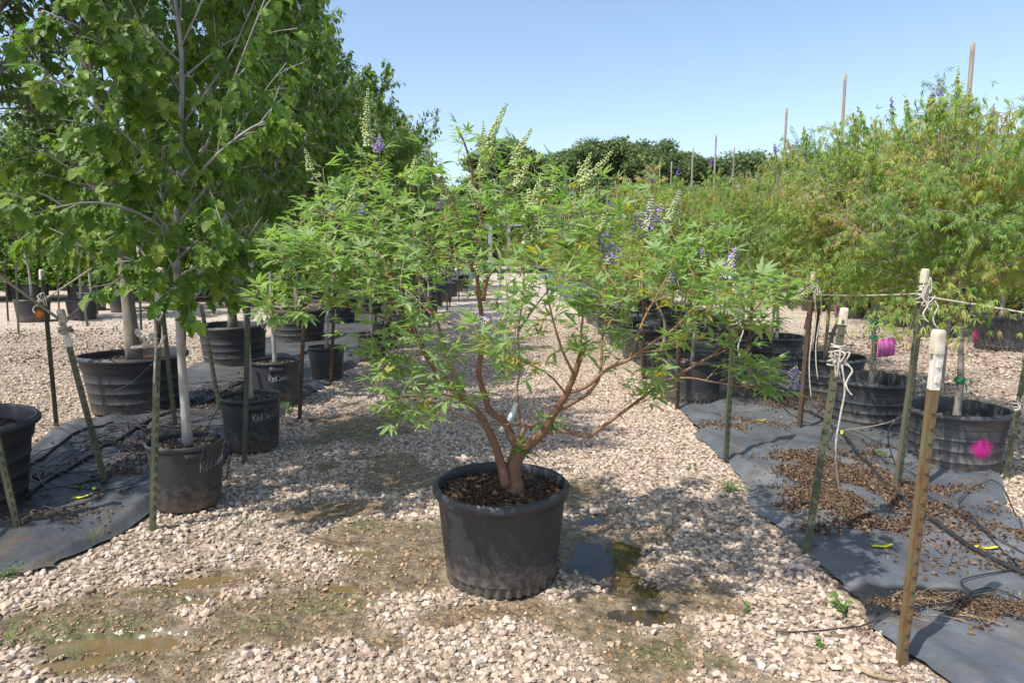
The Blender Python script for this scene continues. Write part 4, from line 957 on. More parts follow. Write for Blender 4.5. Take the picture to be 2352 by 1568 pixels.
# dark oaks on the skyline
fars = []
for sd in range(3):
    rg = R(70+sd); tb = MB(); cb = MB(); H = 13.
    tube(tb, spline([(0, 0, 0), (.2*rg.normal(), .2*rg.normal(), 4), (.5*rg.normal(), .5*rg.normal(), 9)], 10), np.linspace(.32, .08, 10), 7, .5)
    nb = 64
    for q in range(nb):
        a = rg.uniform(0, 6.28); u = rg.random(); z = 1.2+10.6*u; rr = 4.3*math.sin(math.pi*(.22+.70*u))**.8*math.sqrt(rg.random())
        c = np.array([rr*math.cos(a), rr*math.sin(a), z]); tube(tb, spline([(0, 0, max(1.2, z*.55)), c*np.array([.5, .5, 0])+np.array([0, 0, z*.82]), c], 6), np.linspace(.09, .02, 6), 4, .5, cap=False)
        n = 560; rad = rg.uniform(.55, 1.6)
        p = c+randdir(rg, n)*(rad*rg.random(n)**.38)[:, None]*np.array([1.1, 1.1, .8])
        put_leaves(cb, rg, p, randdir(rg, n), np.array([0, 0, .8])+norm(p-c)*.7+rg.normal(size=(n, 3))*.4, rg.uniform(.18, .42, n), L_OAK, np.clip(rg.normal(.45, .25, n), 0, 1))
    P_ = Proto(tb, cb, ('trunk', 'crown'), (M['bark_oak'], M['leaf_far'])); fars.append(P_)
FO = [(1085, 400, 72), (1150, 318, 68), (1205, 350, 72), (1275, 345, 70), (1330, 335, 66), (1392, 322, 68), (1440, 372, 72), (1490, 322, 66), (1545, 352, 74), (1600, 348, 76), (1655, 362, 78), (1710, 352, 78), (1765, 372, 80), (1830, 350, 80), (1910, 350, 82), (2000, 360, 82), (2100, 360, 80), (2210, 360, 80), (2330, 360, 80),
      (1035, 440, 80), (980, 440, 82), (900, 430, 82), (800, 430, 84), (690, 430, 84), (560, 430, 84), (420, 430, 84), (280, 430, 84), (130, 430, 84), (0, 430, 84)]
for k, (px, py, Y) in enumerate(FO):
    t = at(px, py, Y); h = t[2]; s = h/12.4
    vis = 1100 < px < 1700
    lab = ('dark green oak on the skyline, '+['leftmost by the gap', 'rounded, behind the flower spikes', 'left of the sky gap', 'broad and flat topped', 'right of the sky gap', 'with a pointed top', 'low, between two tall crowns', 'tallest, with gaps in its crown', 'behind the grey bamboo poles', 'low, beside a tall bamboo pole', 'low and rounded between two poles', 'low, at the end of the visible line'][(k) % 12]) if vis else 'dark green oak on the skyline hidden mostly by nearer trees'
    fars[k % 3].put('oak_tree', (t[0], Y, 0), k*2.4, (s*1.22, s*1.22, s), lab, 'tree', 'dark oaks on the skyline')

# ------------------------------------------------------------------ the chaste tree in the big pot
rng = R(17)
ROOT = np.array([px0, py0, .385])
def limb(pts, n=None):
    P = np.array([at(a, b, c) for a, b, c in pts])-ROOT
    return spline(P, n or max(10, len(pts)*4))
tb = MB(); NP = []; NR = []
def addlimb(P, r0, r1, sides=8, knob=.06, tint=.45):
    n = len(P); r = (.93 if r0 > .02 else .84)*(r0+(r1-r0)*np.linspace(0, 1, n)**.62)
    r = r*(1+knob*np.sin(np.arange(n)*1.9+rng.uniform(0, 6))*rng.random(n))
    tube(tb, P, r, sides, tint+.25*(1-np.minimum(r[0]/.02, 1))); NP.append(P); NR.append(r)
LIMBS = [
 ([(1163, 1116, 3.0), (1150, 1062, 3.0), (1130, 1005, 2.98), (1096, 945, 2.95), (1060, 915, 2.92), (1019, 872, 2.9), (982, 821, 2.88), (957, 769, 2.86), (931, 729, 2.85), (912, 680, 2.85), (893, 620, 2.87), (850, 560, 2.9), (770, 505, 2.9), (710, 480, 2.88)], .0265, .005),
 ([(1180, 1118, 3.03), (1180, 1074, 3.03), (1189, 1046, 3.03), (1200, 1026, 3.02)], .042, .034),
 ([(1198, 1032, 3.02), (1212, 1024, 3.0), (1231, 1008, 2.98), (1253, 985, 2.96), (1268, 956, 2.94), (1282, 934, 2.92), (1301, 905, 2.9), (1308, 887, 2.88), (1319, 861, 2.87), (1334, 817, 2.86), (1345, 791, 2.86)], .028, .013),
 ([(1193, 1032, 3.03), (1180, 1014, 3.05), (1169, 989, 3.06), (1154, 964, 3.06), (1125, 942, 3.07), (1114, 909, 3.07), (1100, 861, 3.06), (1105, 810, 3.05), (1110, 762, 3.05), (1103, 700, 3.05), (1096, 629, 3.05), (1103, 530, 3.07), (1106, 484, 3.08), (1095, 462, 3.08), (1086, 429, 3.1), (1081, 379, 3.1), (1067, 330, 3.1), (1048, 290, 3.1)], .025, .004),
 ([(1186, 1022, 3.03), (1202, 989, 3.05), (1208, 978, 3.06), (1228, 975, 3.05), (1246, 975, 3.02), (1262, 966, 2.96)], .016, .012),
 ([(1206, 980, 3.06), (1195, 958, 3.1), (1191, 938, 3.12), (1188, 894, 3.15), (1195, 840, 3.2), (1190, 760, 3.25), (1205, 660, 3.3), (1196, 560, 3.32), (1203, 470, 3.33)], .010, .004),
 ([(1195, 972, 3.05), (1147, 976, 2.98), (1103, 971, 2.9), (1052, 952, 2.82), (1010, 930, 2.75), (960, 925, 2.68)], .007, .003),
 ([(1075, 925, 2.93), (1052, 876, 3.0), (1033, 843, 3.05), (1019, 788, 3.1), (1002, 733, 3.15), (986, 696, 3.18), (962, 640, 3.22), (930, 560, 3.25), (890, 470, 3.28), (862, 400, 3.3)], .014, .004),
 ([(1275, 945, 2.93), (1319, 923, 2.98), (1348, 905, 3.02), (1374, 872, 3.06), (1381, 835, 3.1), (1384, 770, 3.13), (1400, 690, 3.17), (1392, 600, 3.2), (1372, 530, 3.22), (1350, 460, 3.22)], .014, .004),
 ([(1305, 902, 2.9), (1348, 887, 2.82), (1392, 850, 2.76), (1447, 824, 2.72), (1502, 784, 2.68), (1545, 757, 2.64), (1600, 700, 2.62), (1640, 650, 2.6)], .012, .004),
 ([(1255, 990, 2.96), (1301, 990, 2.94), (1348, 1001, 2.93), (1374, 987, 2.92), (1411, 960, 2.9), (1462, 923, 2.87), (1506, 890, 2.85), (1550, 865, 2.83), (1626, 821, 2.8), (1655, 798, 2.79), (1743, 701, 2.77), (1765, 650, 2.77)], .015, .004),
 ([(1544, 868, 2.83), (1590, 868, 2.80), (1638, 877, 2.78), (1720, 890, 2.76), (1790, 900, 2.75)], .006, .002),
 ([(1086, 624, 3.05), (1070, 572, 3.02), (1053, 517, 3.0), (1045, 484, 2.98), (1023, 448, 2.97), (993, 393, 2.96), (982, 336, 2.96)], .010, .003),
 ([(1045, 484, 2.98), (1032, 443, 2.95), (1007, 410, 2.93), (985, 390, 2.92)], .005, .003),
 ([(1110, 690, 3.05), (1125, 629, 3.0), (1177, 580, 2.96), (1204, 530, 2.93), (1229, 481, 2.92), (1255, 430, 2.9), (1273, 388, 2.9)], .011, .003),
 ([(1106, 484, 3.08), (1110, 448, 3.05), (1112, 393, 3.02), (1140, 340, 3.0)], .006, .003),
 ([(1334, 817, 2.86), (1335, 762, 2.83), (1338, 726, 2.8), (1330, 680, 2.75)], .008, .004),
 ([(1319, 861, 2.87), (1290, 800, 2.8), (1262, 700, 2.75), (1250, 600, 2.72), (1229, 520, 2.7)], .008, .003),
 ([(1384, 770, 3.13), (1430, 690, 3.1), (1470, 600, 3.1), (1490, 530, 3.1)], .008, .003),
 ([(1447, 824, 2.72), (1480, 730, 2.8), (1530, 640, 2.85), (1560, 560, 2.88)], .008, .003),
 ([(957, 769, 2.86), (900, 740, 2.78), (840, 715, 2.72), (770, 700, 2.66), (710, 705, 2.6), (670, 725, 2.58)], .008, .002),
 ([(931, 729, 2.85), (870, 670, 2.7), (800, 630, 2.62), (740, 590, 2.56), (695, 570, 2.53)], .009, .003),
 ([(1019, 872, 2.9), (975, 860, 2.78), (930, 850, 2.7), (890, 850, 2.64)], .006, .002),
 ([(1060, 915, 2.92), (1000, 905, 2.74), (960, 930, 2.66), (925, 955, 2.6)], .006, .002),
 ([(1301, 905, 2.9), (1260, 860, 2.74), (1200, 830, 2.6), (1150, 810, 2.52)], .007, .002),
 ([(1002, 733, 3.15), (960, 690, 3.3), (900, 640, 3.45), (820, 600, 3.55)], .008, .003),
 ([(1190, 760, 3.25), (1240, 690, 3.45), (1300, 620, 3.55), (1340, 560, 3.6)], .008, .003),
 ([(1655, 798, 2.79), (1690, 770, 2.7), (1720, 745, 2.62), (1760, 735, 2.6)], .005, .002)]
for pts, a, b in LIMBS: addlimb(limb(pts), a, b)
# basal flare and a cut stub
tube(tb, spline([np.array([.0, 0, -.02])+np.array([.005, 0, 0]), (0.006, 0, .03), (.006, 0, .07)], 6)+(at(1180, 1112, 3.03)-ROOT)*np.array([1, 1, 0]), np.array([.056, .050, .046, .043, .039, .033]), 10, .45)
tube(tb, limb([(1172, 1060, 3.07), (1180, 1035, 3.12), (1188, 1008, 3.15)], 6), np.linspace(.017, .012, 6), 7, .6)
CL = [(1110, 400, 80, 50, 3.1, .25, 4), (1150, 480, 120, 60, 3.05, .4, 9), (980, 500, 120, 60, 2.98, .4, 11), (880, 540, 120, 60, 2.9, .4, 12), (790, 570, 120, 55, 2.8, .4, 13), (715, 600, 70, 45, 2.65, .25, 8),
      (860, 440, 90, 60, 3.2, .3, 8), (770, 480, 60, 50, 3.0, .3, 5), (780, 690, 110, 45, 2.72, .3, 11), (670, 735, 55, 25, 2.58, .12, 4), (900, 660, 120, 60, 2.8, .4, 13), (1050, 600, 140, 70, 2.85, .45, 15), (1000, 560, 120, 60, 3.4, .35, 9),
      (1230, 510, 130, 70, 2.9, .45, 14), (1330, 590, 130, 70, 2.8, .45, 15), (1250, 690, 120, 50, 2.6, .35, 11), (1150, 800, 120, 35, 2.5, .22, 6), (1330, 770, 120, 45, 2.6, .3, 8), (1420, 510, 90, 70, 3.15, .35, 9), (1300, 450, 70, 60, 3.3, .3, 6),
      (1480, 640, 110, 65, 2.8, .4, 13), (1580, 600, 95, 60, 2.9, .35, 9), (1610, 710, 100, 50, 2.7, .3, 10), (1690, 725, 80, 45, 2.7, .25, 7), (1570, 790, 90, 40, 2.7, .25, 7), (1450, 860, 60, 45, 2.72, .25, 5),
      (960, 820, 80, 35, 2.6, .25, 5), (920, 860, 60, 20, 2.6, .15, 3), (1050, 830, 80, 40, 2.6, .25, 4), (935, 945, 60, 35, 2.56, .12, 4), (1060, 880, 70, 25, 2.6, .2, 2), (1160, 890, 90, 20, 2.6, .2, 2), (1010, 925, 60, 20, 2.62, .12, 3), (1680, 880, 50, 35, 2.72, .12, 5), (1740, 895, 60, 15, 2.74, .06, 3),
      (1780, 690, 50, 30, 2.76, .1, 4), (1460, 925, 25, 25, 2.8, .12, 3), (830, 760, 60, 35, 2.68, .15, 4), (1400, 740, 80, 50, 3.3, .3, 6), (1130, 690, 100, 60, 3.4, .3, 8), (960, 740, 90, 60, 2.75, .3, 6), (1230, 870, 60, 30, 2.6, .15, 2)]
TG = []
for (a, b, rx, ry, Y, rd, n) in CL:
    for _ in range(n):
        while True:
            u = rng.uniform(-1, 1, 3)
            if u@u < 1: break
        px_ = a+u[0]*rx; px_ = 1190+(px_-1190)*(.955 if px_ < 1190 else .95); TG.append(at(px_, b+u[1]*ry+(16 if b < 580 else 0), Y+u[2]*rd)-ROOT)
TG = np.array(TG)
LPp = []; LPa = []; LPn = []; LPs = []; LPt = []
def leafpair(p, d, k, sz, tip=False):
    b = np.cross(d, [0, 0, 1.]); b = norm(b+1e-6); c = np.cross(b, d)
    s = b if k % 2 else norm(c*.8+b*.5)
    for sg in (1, -1):
        a = s*sg*(.55 if tip else .95)+d*(.75 if tip else .45)+rng.normal(size=3)*.16
        a = norm(a*np.array([1, 1, .5])+np.array([0, 0, .02]))
        LPp.append(p); LPa.append(a); LPn.append(np.array([0, 0, 1.])+rng.normal(size=3)*.19+a*np.array([.25, .25, 0])); LPs.append(sz*rng.uniform(.55, 1.22))
        LPt.append(rng.normal(.48, .25) if rng.random() > .007 else rng.uniform(.94, 1))
order = np.argsort([np.min(np.linalg.norm(np.concatenate(NP)-t, axis=1)) for t in TG])
SH = []
for q in order:
    t = TG[q]; A = np.concatenate(NP); rr = np.concatenate(NR)
    dv = t-A; dist = np.linalg.norm(dv, axis=1)
    cost = dist+.8*np.maximum(0, .04-dv[:, 2])+.5*(rr > .022)+.25*(A[:, 2] < .35)
    k = int(np.argmin(cost)); b = A[k]; d = dist[k]
    if d < .14: t = t+norm(np.array([t[0]*.6, (t[1])*.6, .5]))*.14; d = np.linalg.norm(t-b)
    out = norm(np.array([t[0], t[1], 0])+1e-6)
    mid = b+(t-b)*.5+np.array([0, 0, -.10*d])+out*.04+rng.normal(size=3)*.02
    P = spline([b, mid, t], 10)
    r0 = min(rr[k]*.75, .0022+.006*d); addlimb(P, r0, .0016, 5, 0, .55)
    L = np.linalg.norm(np.diff(P, axis=0), axis=1).sum(); ll_ = min(L*.8, .30)
    n = max(2, int(ll_/.045)); 
    for j in range(n):
        f = 1-(ll_/L)*(1-(j+.3)/n); i0 = min(int(f*9), 8); p = P[i0]+(P[i0+1]-P[i0])*(f*9-i0)
        leafpair(p, norm(P[i0+1]-P[i0]), j, .069*(1-.25*(j/n)))
    leafpair(P[-1], norm(P[-1]-P[-2]), n, .066, True)
    SH.append((P[-1], norm(P[-1]-P[-3])))
for P in NP[:len(LIMBS)]:                                     # leaves at the limb ends
    for j in range(5): leafpair(P[-1-j], norm(P[-1]-P[-3]), j, .07, j == 0)
chaste = empty('chaste_tree', ROOT)
tag(chaste, 'multi stemmed chaste tree with reddish limbs and purple flower spikes in the big pot', 'tree')
obj('trunk', tb, M['bark_chaste'], chaste)
cb = MB(); put_leaves(cb, rng, np.array(LPp), np.array(LPa), np.array(LPn), np.array(LPs), L_CH, np.clip(LPt, 0, 1))
obj('leaves', cb, M['leaf_chaste'], chaste, smooth=False)
PETAL = lanceolate(.4, (0, .6, 1), (.3, 1, 0), .5, .2); PETAL = (PETAL[0], np.array(PETAL[1]), np.array(PETAL[2]))
def spike(base, tip, kind, wid=1.):
    """kind: g green seed spike, p purple in bloom, m green below and purple at the tip"""
    mb = MB(); ax = tip-base; L = np.linalg.norm(ax); ax = ax/L
    bow = norm(rng.normal(size=3))*L*.04
    ctr = spline([base, base+(tip-base)*.5+bow, tip], 12)
    tube(mb, ctr, np.linspace(.0016, .0009, 12), 4, .1)
    def one(c0, L, rs, k2):
        nw = max(4, int(L/.0105))
        for w in range(nw):
            t = w/nw; f = t*(len(c0)-1); i0 = min(int(f), len(c0)-2); c = c0[i0]+(c0[i0+1]-c0[i0])*(f-i0); d = norm(c0[i0+1]-c0[i0])
            R0 = (.0135*(1-t)**.7+.0030)*rs; nb = int(round(3+6*(1-t)))
            if t < .5 and w % 2: nb = max(2, nb-3)
            th = rng.uniform(0, 6.28)+np.arange(nb)/nb*6.28; u = norm(np.cross(d, [.3, .2, 1.])); v = np.cross(d, u)
            dirs = np.cos(th)[:, None]*u+np.sin(th)[:, None]*v
            p = c+dirs*R0*rng.uniform(.65, 1.15, nb)[:, None]+d*rng.uniform(-.002, .002, nb)[:, None]
            sz = (.0060-.0032*t)*rs*rng.uniform(.8, 1.2, nb)
            bl = (k2 == 'p' and t < .85 and rng.random() < .75) or (k2 == 'm' and t > .6 and rng.random() < .6)
            mb.inst(BALL, p, np.eye(3)[None]*sz[:, None, None], np.clip(rng.normal(.28 if k2 != 'p' else .5, .08, nb), 0, .56))
            if bl:
                for s2 in range(3):
                    m = max(2, nb*2//3); ii = rng.integers(0, nb, m)
                    put_leaves(mb, rng, p[ii]+dirs[ii]*.003, norm(dirs[ii]+rng.normal(size=(m, 3))*.6), randdir(rng, m), rng.uniform(.007, .0115, m), [PETAL], rng.uniform(.78, 1, m))
    one(ctr, L, wid, kind)
    for s2 in range(2 if L > .12 else (1 if kind == 'p' and L > .07 else 0)):
        sg = 1 if s2 else -1; u = norm(np.cross(ax, [0, 1., .2]))*sg
        c = ctr[1+s2]; c2 = spline([c, c+u*.02+ax*.012, c+u*.034+ax*L*.36], 6); tube(mb, c2, .001, 4, .1); one(c2, L*.36, wid*.75, kind)
    o = obj('flower_spike', mb, M['spike'], chaste)
    return o
SPK = [(1108, 395, 1165, 235, 3.02, 'g', 1.25), (1178, 380, 1222, 293, 3.0, 'g', 1), (1186, 428, 1218, 365, 2.98, 'g', 1), (1212, 505, 1246, 395, 2.75, 'g', 1.15), (1268, 440, 1282, 385, 2.9, 'g', .8), (1335, 425, 1408, 345, 2.95, 'g', 1.05), (1332, 405, 1358, 348, 3.0, 'g', .9),
       (1345, 515, 1352, 425, 2.9, 'g', 1.2), (1373, 530, 1404, 462, 2.9, 'm', 1), (1216, 560, 1216, 430, 2.72, 'g', 1.3), (846, 335, 846, 200, 3.15, 'g', 1.05), (800, 500, 818, 415, 2.85, 'g', 1.1), (732, 500, 728, 430, 2.95, 'g', .9), (712, 390, 700, 340, 3.1, 'g', .9), (945, 420, 954, 355, 3.0, 'g', 1),
       (694, 575, 668, 530, 2.55, 'g', .9), (1262, 520, 1262, 470, 2.75, 'm', 1), (1180, 350, 1160, 290, 3.1, 'g', .7), (1112, 360, 1110, 275, 3.1, 'g', .7), (1485, 530, 1497, 445, 2.95, 'p', 1.3), (1512, 520, 1520, 465, 2.98, 'p', 1.1), (1535, 505, 1563, 435, 2.95, 'm', 1.1), (1470, 545, 1462, 480, 3.0, 'p', 1), (1385, 575, 1402, 510, 2.8, 'p', 1),
       (1665, 640, 1690, 565, 2.65, 'p', 1.1), (1650, 625, 1655, 590, 2.66, 'p', .9), (1612, 625, 1622, 560, 2.75, 'm', 1), (1590, 600, 1640, 510, 2.85, 'g', 1.15), (1815, 705, 1880, 640, 2.75, 'm', 1), (1800, 885, 1832, 838, 2.72, 'p', 1.1), (1818, 890, 1838, 850, 2.72, 'p', .9), (1718, 880, 1732, 825, 2.74, 'p', .9),
       (1120, 740, 1092, 728, 2.55, 'p', .9), (600, 742, 622, 738, 2.55, 'p', .7), (768, 490, 772, 455, 2.9, 'p', .9), (826, 497, 832, 465, 2.85, 'p', .9), (866, 345, 872, 305, 3.1, 'p', .8), (1010, 475, 1018, 450, 3.0, 'p', .7), (1395, 600, 1420, 560, 2.7, 'p', .8), (1540, 650, 1548, 610, 2.72, 'p', .9), (1100, 630, 1093, 580, 2.9, 'm', .8), (748, 560, 760, 520, 2.7, 'g', .9), (1150, 640, 1146, 600, 3.2, 'g', .8), (1760, 690, 1772, 640, 2.76, 'm', .9)]
for a, b, c, d, Y, k, w in SPK:
    P0 = at(a, b, Y)-ROOT; P1 = at(c, d, Y+rng.uniform(-.05, .05))-ROOT
    A = np.concatenate(NP); dist = np.linalg.norm(A-P0, axis=1)+.5*np.maximum(0, A[:, 2]-P0[2]+.02); j = int(np.argmin(dist))
    tube(tb2 := MB(), spline([A[j], A[j]+(P0-A[j])*.5+np.array([0, 0, -.02]), P0], 7), np.linspace(.003, .0018, 7), 4, .6)
    spike(P0, P1, k, w*(1.12 if k == 'g' else .95))
    st = obj('flower_stalk', tb2, M['bark_chaste'], chaste)
# white plastic tag hanging in the tree
tgm = MB(); a = at(1185, 925, 3.12); b = at(1150, 990, 3.05); Pt = spline([a, a+(b-a)*.5+np.array([.012, 0, 0]), b], 8)
sd_ = norm(np.cross(b-a, [0, 1., 0]))
tgm.add(np.stack([Pt+sd_*.012, Pt-sd_*.012, Pt+sd_*.012+np.array([0, .002, 0]), Pt-sd_*.012+np.array([0, .002, 0])], 1).reshape(-1, 3), None,
        [q for k in range(7) for q in ((k*4, k*4+1, k*4+5, k*4+4), (k*4+2, k*4+6, k*4+7, k*4+3), (k*4, k*4+4, k*4+6, k*4+2), (k*4+1, k*4+3, k*4+7, k*4+5))])
tag(obj('plant_tag', tgm, M['white_tag']), 'white strip tag hanging among the lower limbs of the chaste tree', 'plant tag')

# ------------------------------------------------------------------ steel stakes
rgs = R(88)
def stake(base, top, steel='green_steel', cap=True, white=0., rot=0., wid=.035, label='', group=None, studs=True):
    root = empty('steel_stake', base); d = np.asarray(top)-np.asarray(base); L = np.linalg.norm(d); z = d/L
    x = norm(np.cross([0, 1, 0.], z)); y = np.cross(z, x); c, s = math.cos(rot), math.sin(rot); X = x*c+y*s; Y = np.cross(z, X); F = np.stack([X, Y, z], 1)
    lo = -.08
    def seg(a, b, mat, nm, grow_=0):
        mb = MB(); h = (b-a)/2; m = (a+b)/2
        # T section extruded, slightly bowed
        w, t, q = wid/2+grow_, .0028+grow_, .034+grow_
        sec = [(-w, -t), (w, -t), (w, t), (t, t+.001), (t*.8, q), (-t*.8, q), (-t, t+.001), (-w, t)]
        n = 6; V = []
        for k in range(n): V += [(u, v, a+(b-a)*k/(n-1)) for u, v in sec]
        Q = [(k*8+j, k*8+(j+1) % 8, (k+1)*8+(j+1) % 8, (k+1)*8+j) for k in range(n-1) for j in range(8)]
        e = (n-1)*8
        mb.add(np.array(V)@F.T, [(e, e+1, e+2), (e, e+2, e+7), (e+3, e+4, e+5), (e+3, e+5, e+6)], Q, 0)
        if studs:
            k0 = math.ceil(max(a, .05)/.054)
            for k in range(k0, int(b/.054)):
                box(mb, F@np.array([0, -t-.003, k*.054+.02]), (.007, .0035, .011), 0, 0, F)
        obj(nm, mb, M[mat], root, smooth=False)
    if white: seg(lo, L-white, steel, 'shaft'); seg(L-white, L-.005, 'white_steel', 'painted_top', .0004)
    else: seg(lo, L-.005, steel, 'shaft')
    if cap:
        mb = MB(); ch = .085; w = wid/2+.003; prof = [(0, 1), (.012, 1.0), (ch-.02, .96), (ch-.006, .9), (ch, .7)]
        m = 16; V = []
        for zz, sc in prof:
            for k in range(m):
                t = k/m*6.2832; u = abs(math.cos(t))**.45*math.copysign(1, math.cos(t)); v = abs(math.sin(t))**.45*math.copysign(1, math.sin(t))
                V.append((u*w*sc, .012+v*.021*sc, L-ch+.012+zz))
        Q = [(a*m+k, a*m+(k+1) % m, (a+1)*m+(k+1) % m, (a+1)*m+k) for a in range(len(prof)-1) for k in range(m)]
        V.append((0, .012, L+.0125)); e = len(prof)*m; T = [((len(prof)-1)*m+k, (len(prof)-1)*m+(k+1) % m, e) for k in range(m)]
        mb.add(np.array(V)@F.T, T, Q); obj('cap', mb, M['cap'], root)
    return tag(root, label, 'stake', group)
GRS = 'steel stakes of the right strip'; GLS = 'steel stakes of the left strip'
def stake_px(bx_, by_, tx, ty, dy=0., **k):
    b = ground(bx_, by_); b[2] = .01; t = at(tx, ty, b[1]+dy); return b, t, stake(b, t, **k)
ST = {}
def sp(key, *a, **k): ST[key] = stake_px(*a, **k)[:2]
sp('t1', 2072, 1530, 2162, 765, .05, steel='mossy_steel', white=.20, rot=.15, label='rusty stake with white painted top and cap, closest to the camera at right', group=GRS)
sp('t2', 2060, 1145, 2130, 622, .05, rot=.4, white=.12, label='tall green stake with cream cap and knotted rope, left of the pink spotted pot', group=GRS)
sp('t2b', 2098, 905, 2120, 640, .0, rot=.6, cap=False, label='green stake half hidden behind the tall rope tied stake', group=GRS)
sp('t3', 1852, 1270, 1940, 712, .08, rot=-.3, label='green stake with rope wound under its cap, at the near edge of the right fabric', group=GRS)
sp('t4', 1838, 998, 1872, 627, .0, rot=.8, steel='rusty_steel', label='dark rusty stake with rope hanging down its length, before the third pot at right', group=GRS)
sp('t4b', 1862, 900, 1890, 645, .0, rot=.2, label='stake just behind the dark rusty stake at right', group=GRS)
sp('t5', 1667, 1065, 1693, 655, .0, rot=.3, white=.1, label='green stake wrapped in rope, rising through the right leaves of the chaste tree', group=GRS)
sp('t6', 2310, 1102, 2362, 800, .0, rot=-.4, label='green stake at the right edge of the picture', group=GRS)
sp('t7', 1556, 942, 1562, 700, .0, rot=.5, steel='rusty_steel', cap=False, label='rusty stake in front of the smooth pot behind the chaste tree', group=GRS)
sp('t8', 1478, 872, 1479, 640, .0, rot=.3, steel='rusty_steel', cap=False, label='rusty stake at the gravel edge left of the smooth pot', group=GRS)
sp('t9', 1712, 925, 1732, 640, .0, rot=-.3, steel='rusty_steel', label='rusty stake behind the chaste tree beside the fourth pot', group=GRS)
sp('t10', 2088, 775, 2120, 640, .0, rot=.3, cap=False, label='thin olive stake across the gravel before the back row, near the tall rope tied stake', group=GRS)
sp('t11', 1945, 730, 1962, 620, .0, rot=.3, cap=False, label='thin olive stake across the gravel before the fourth back pot', group=GRS)
sp('s1', 351, 1218, 366, 620, .0, rot=.1, white=.17, steel='green_steel', label='white topped stake with a rope tangle, before the nearest small pot at left', group=GLS)
sp('s2', 404, 992, 372, 700, .0, rot=.6, cap=False, label='green stake behind the capped one, leaning against the wide tub', group=GLS)
sp('s3', 130, 978, 97, 622, .0, rot=.9, label='slim capped stake in the gravel left of the wide tub', group=GLS)
sp('s4', 247, 1130, 137, 715, .0, rot=.1, white=.22, label='strongly leaning green stake with white upper part at left', group=GLS)
sp('s5', 45, 1235, -38, 880, .0, rot=.1, label='leaning green stake cut by the left edge of the picture', group=GLS)
sp('s6', 508, 958, 462, 700, .0, rot=.3, cap=False, label='leaning green stake left of the second chalk marked pot', group=GLS)
sp('s7', 562, 1062, 572, 602, .0, rot=.15, white=.10, label='upright green stake with pale top before the second chalk marked pot', group=GLS)
sp('s8', 688, 966, 700, 690, .0, rot=.3, steel='rusty_steel', cap=False, label='dark rusty stake right of the third chalk marked pot', group=GLS)
sp('s9', 759, 888, 770, 660, .0, rot=.2, steel='rusty_steel', cap=False, label='rusty stake before the small pot without writing', group=GLS)
sp('s10', 326, 795, 317, 568, .0, rot=.4, white=.25, label='pale topped stake behind the thick trunk at left', group=GLS)
sp('s11', 424, 800, 430, 640, .0, rot=.5, cap=False, label='dark stake in the gravel between the wide tub and the thin maple', group=GLS)
sp('s12', 19, 738, 10, 590, .0, rot=.4, steel='rusty_steel', cap=False, label='rusty stake at the far left edge beyond the gravel', group=GLS)
sp('s13', 43, 768, 36, 600, .0, rot=.2, cap=False, label='dark stake beside the orange spotted pot', group=GLS)
sp('s14', 136, 718, 131, 590, .0, rot=.2, steel='rusty_steel', cap=False, label='dark red stake between the orange spotted pot and the open gravel pot', group=GLS)
sp('s15', 224, 722, 222, 620, .0, rot=.2, cap=False, label='thin dark stake among the pots beyond the gravel at left', group=GLS)
sp('s16', 860, 800, 868, 620, .0, rot=.3, steel='rusty_steel', label='rusty stake further along the left row behind the chaste tree leaves', group=GLS)
for k in range(9):
    y = 11.5+k*1.7; x = -1.62+.1*math.sin(k*3); stake((x, y, 0), (x+.03*math.sin(k*2), y, 1.42), rot=.3, cap=k % 2 == 0, label='stake far down the left row', group=GLS, studs=False)
for k in range(9):
    y = 9.4+k*1.8; x = 2.45+.12*math.sin(k*3); stake((x, y, 0), (x+.05*math.sin(k*2), y, 1.42), rot=.3, cap=k % 2 == 0, steel=('green_steel', 'rusty_steel')[k % 2], label='stake far down the right row', group=GRS, studs=False)

# bamboo poles
def pole(b, t, r, label):
    mb = MB(); n = 40; P = spline([b, np.asarray(b)+(np.asarray(t)-b)*.5+np.array([.015, 0, 0]), t], n); L = np.linalg.norm(np.asarray(t)-b)
    z = np.linspace(0, L, n); rad = r*(1-.18*z/L)*(1+.10*np.exp(-((z % .31-.15)/.014)**2))
    tube(mb, P, rad, 9, .5); return tag(obj('bamboo_pole', mb, M['bamboo']), label, 'pole', 'bamboo poles tied to the right trees')
BP = [(2235, 100, 5.35, .019), (1942, 170, 6.95, .017), (1807, 250, 8.35, .016), (1645, 310, 10.5, .016), (1592, 340, 12, .017), (1687, 338, 12.2, .015), (1543, 372, 13.6, .016), (1516, 380, 14.6, .016), (1468, 405, 17, .017), (1448, 432, 19, .017), (1417, 440, 21, .018), (1310, 410, 27, .026), (1322, 440, 29, .026), (1290, 445, 31, .026), (1345, 450, 31, .024), (1300, 400, 24, .024), (1318, 425, 25, .022), (1365, 428, 23, .02), (1395, 450, 25, .02), (1335, 392, 22, .018)]
for k, (a, b, Y, r) in enumerate(BP):
    t = at(a, b, Y); base = np.array([t[0]-.03*(Y/6), Y, .30])
    pole(base, t, r, ['tallest looking bamboo pole, thick and grey, against the sky at far right', 'bamboo pole standing clear of the trees against the sky, left of the thickest one', 'bamboo pole leaning slightly, third from the right against the sky', 'thin bamboo pole before the oak skyline, fourth from the right edge', 'bamboo pole before the oak skyline left of the thin tall one', 'short bamboo pole before the oak skyline, just right of the thin tall one', 'bamboo pole before the dark oaks, above the middle of the right row', 'paired bamboo pole before the dark oaks'][k] if k < 8 else 'distant grey bamboo pole before the dark oaks')

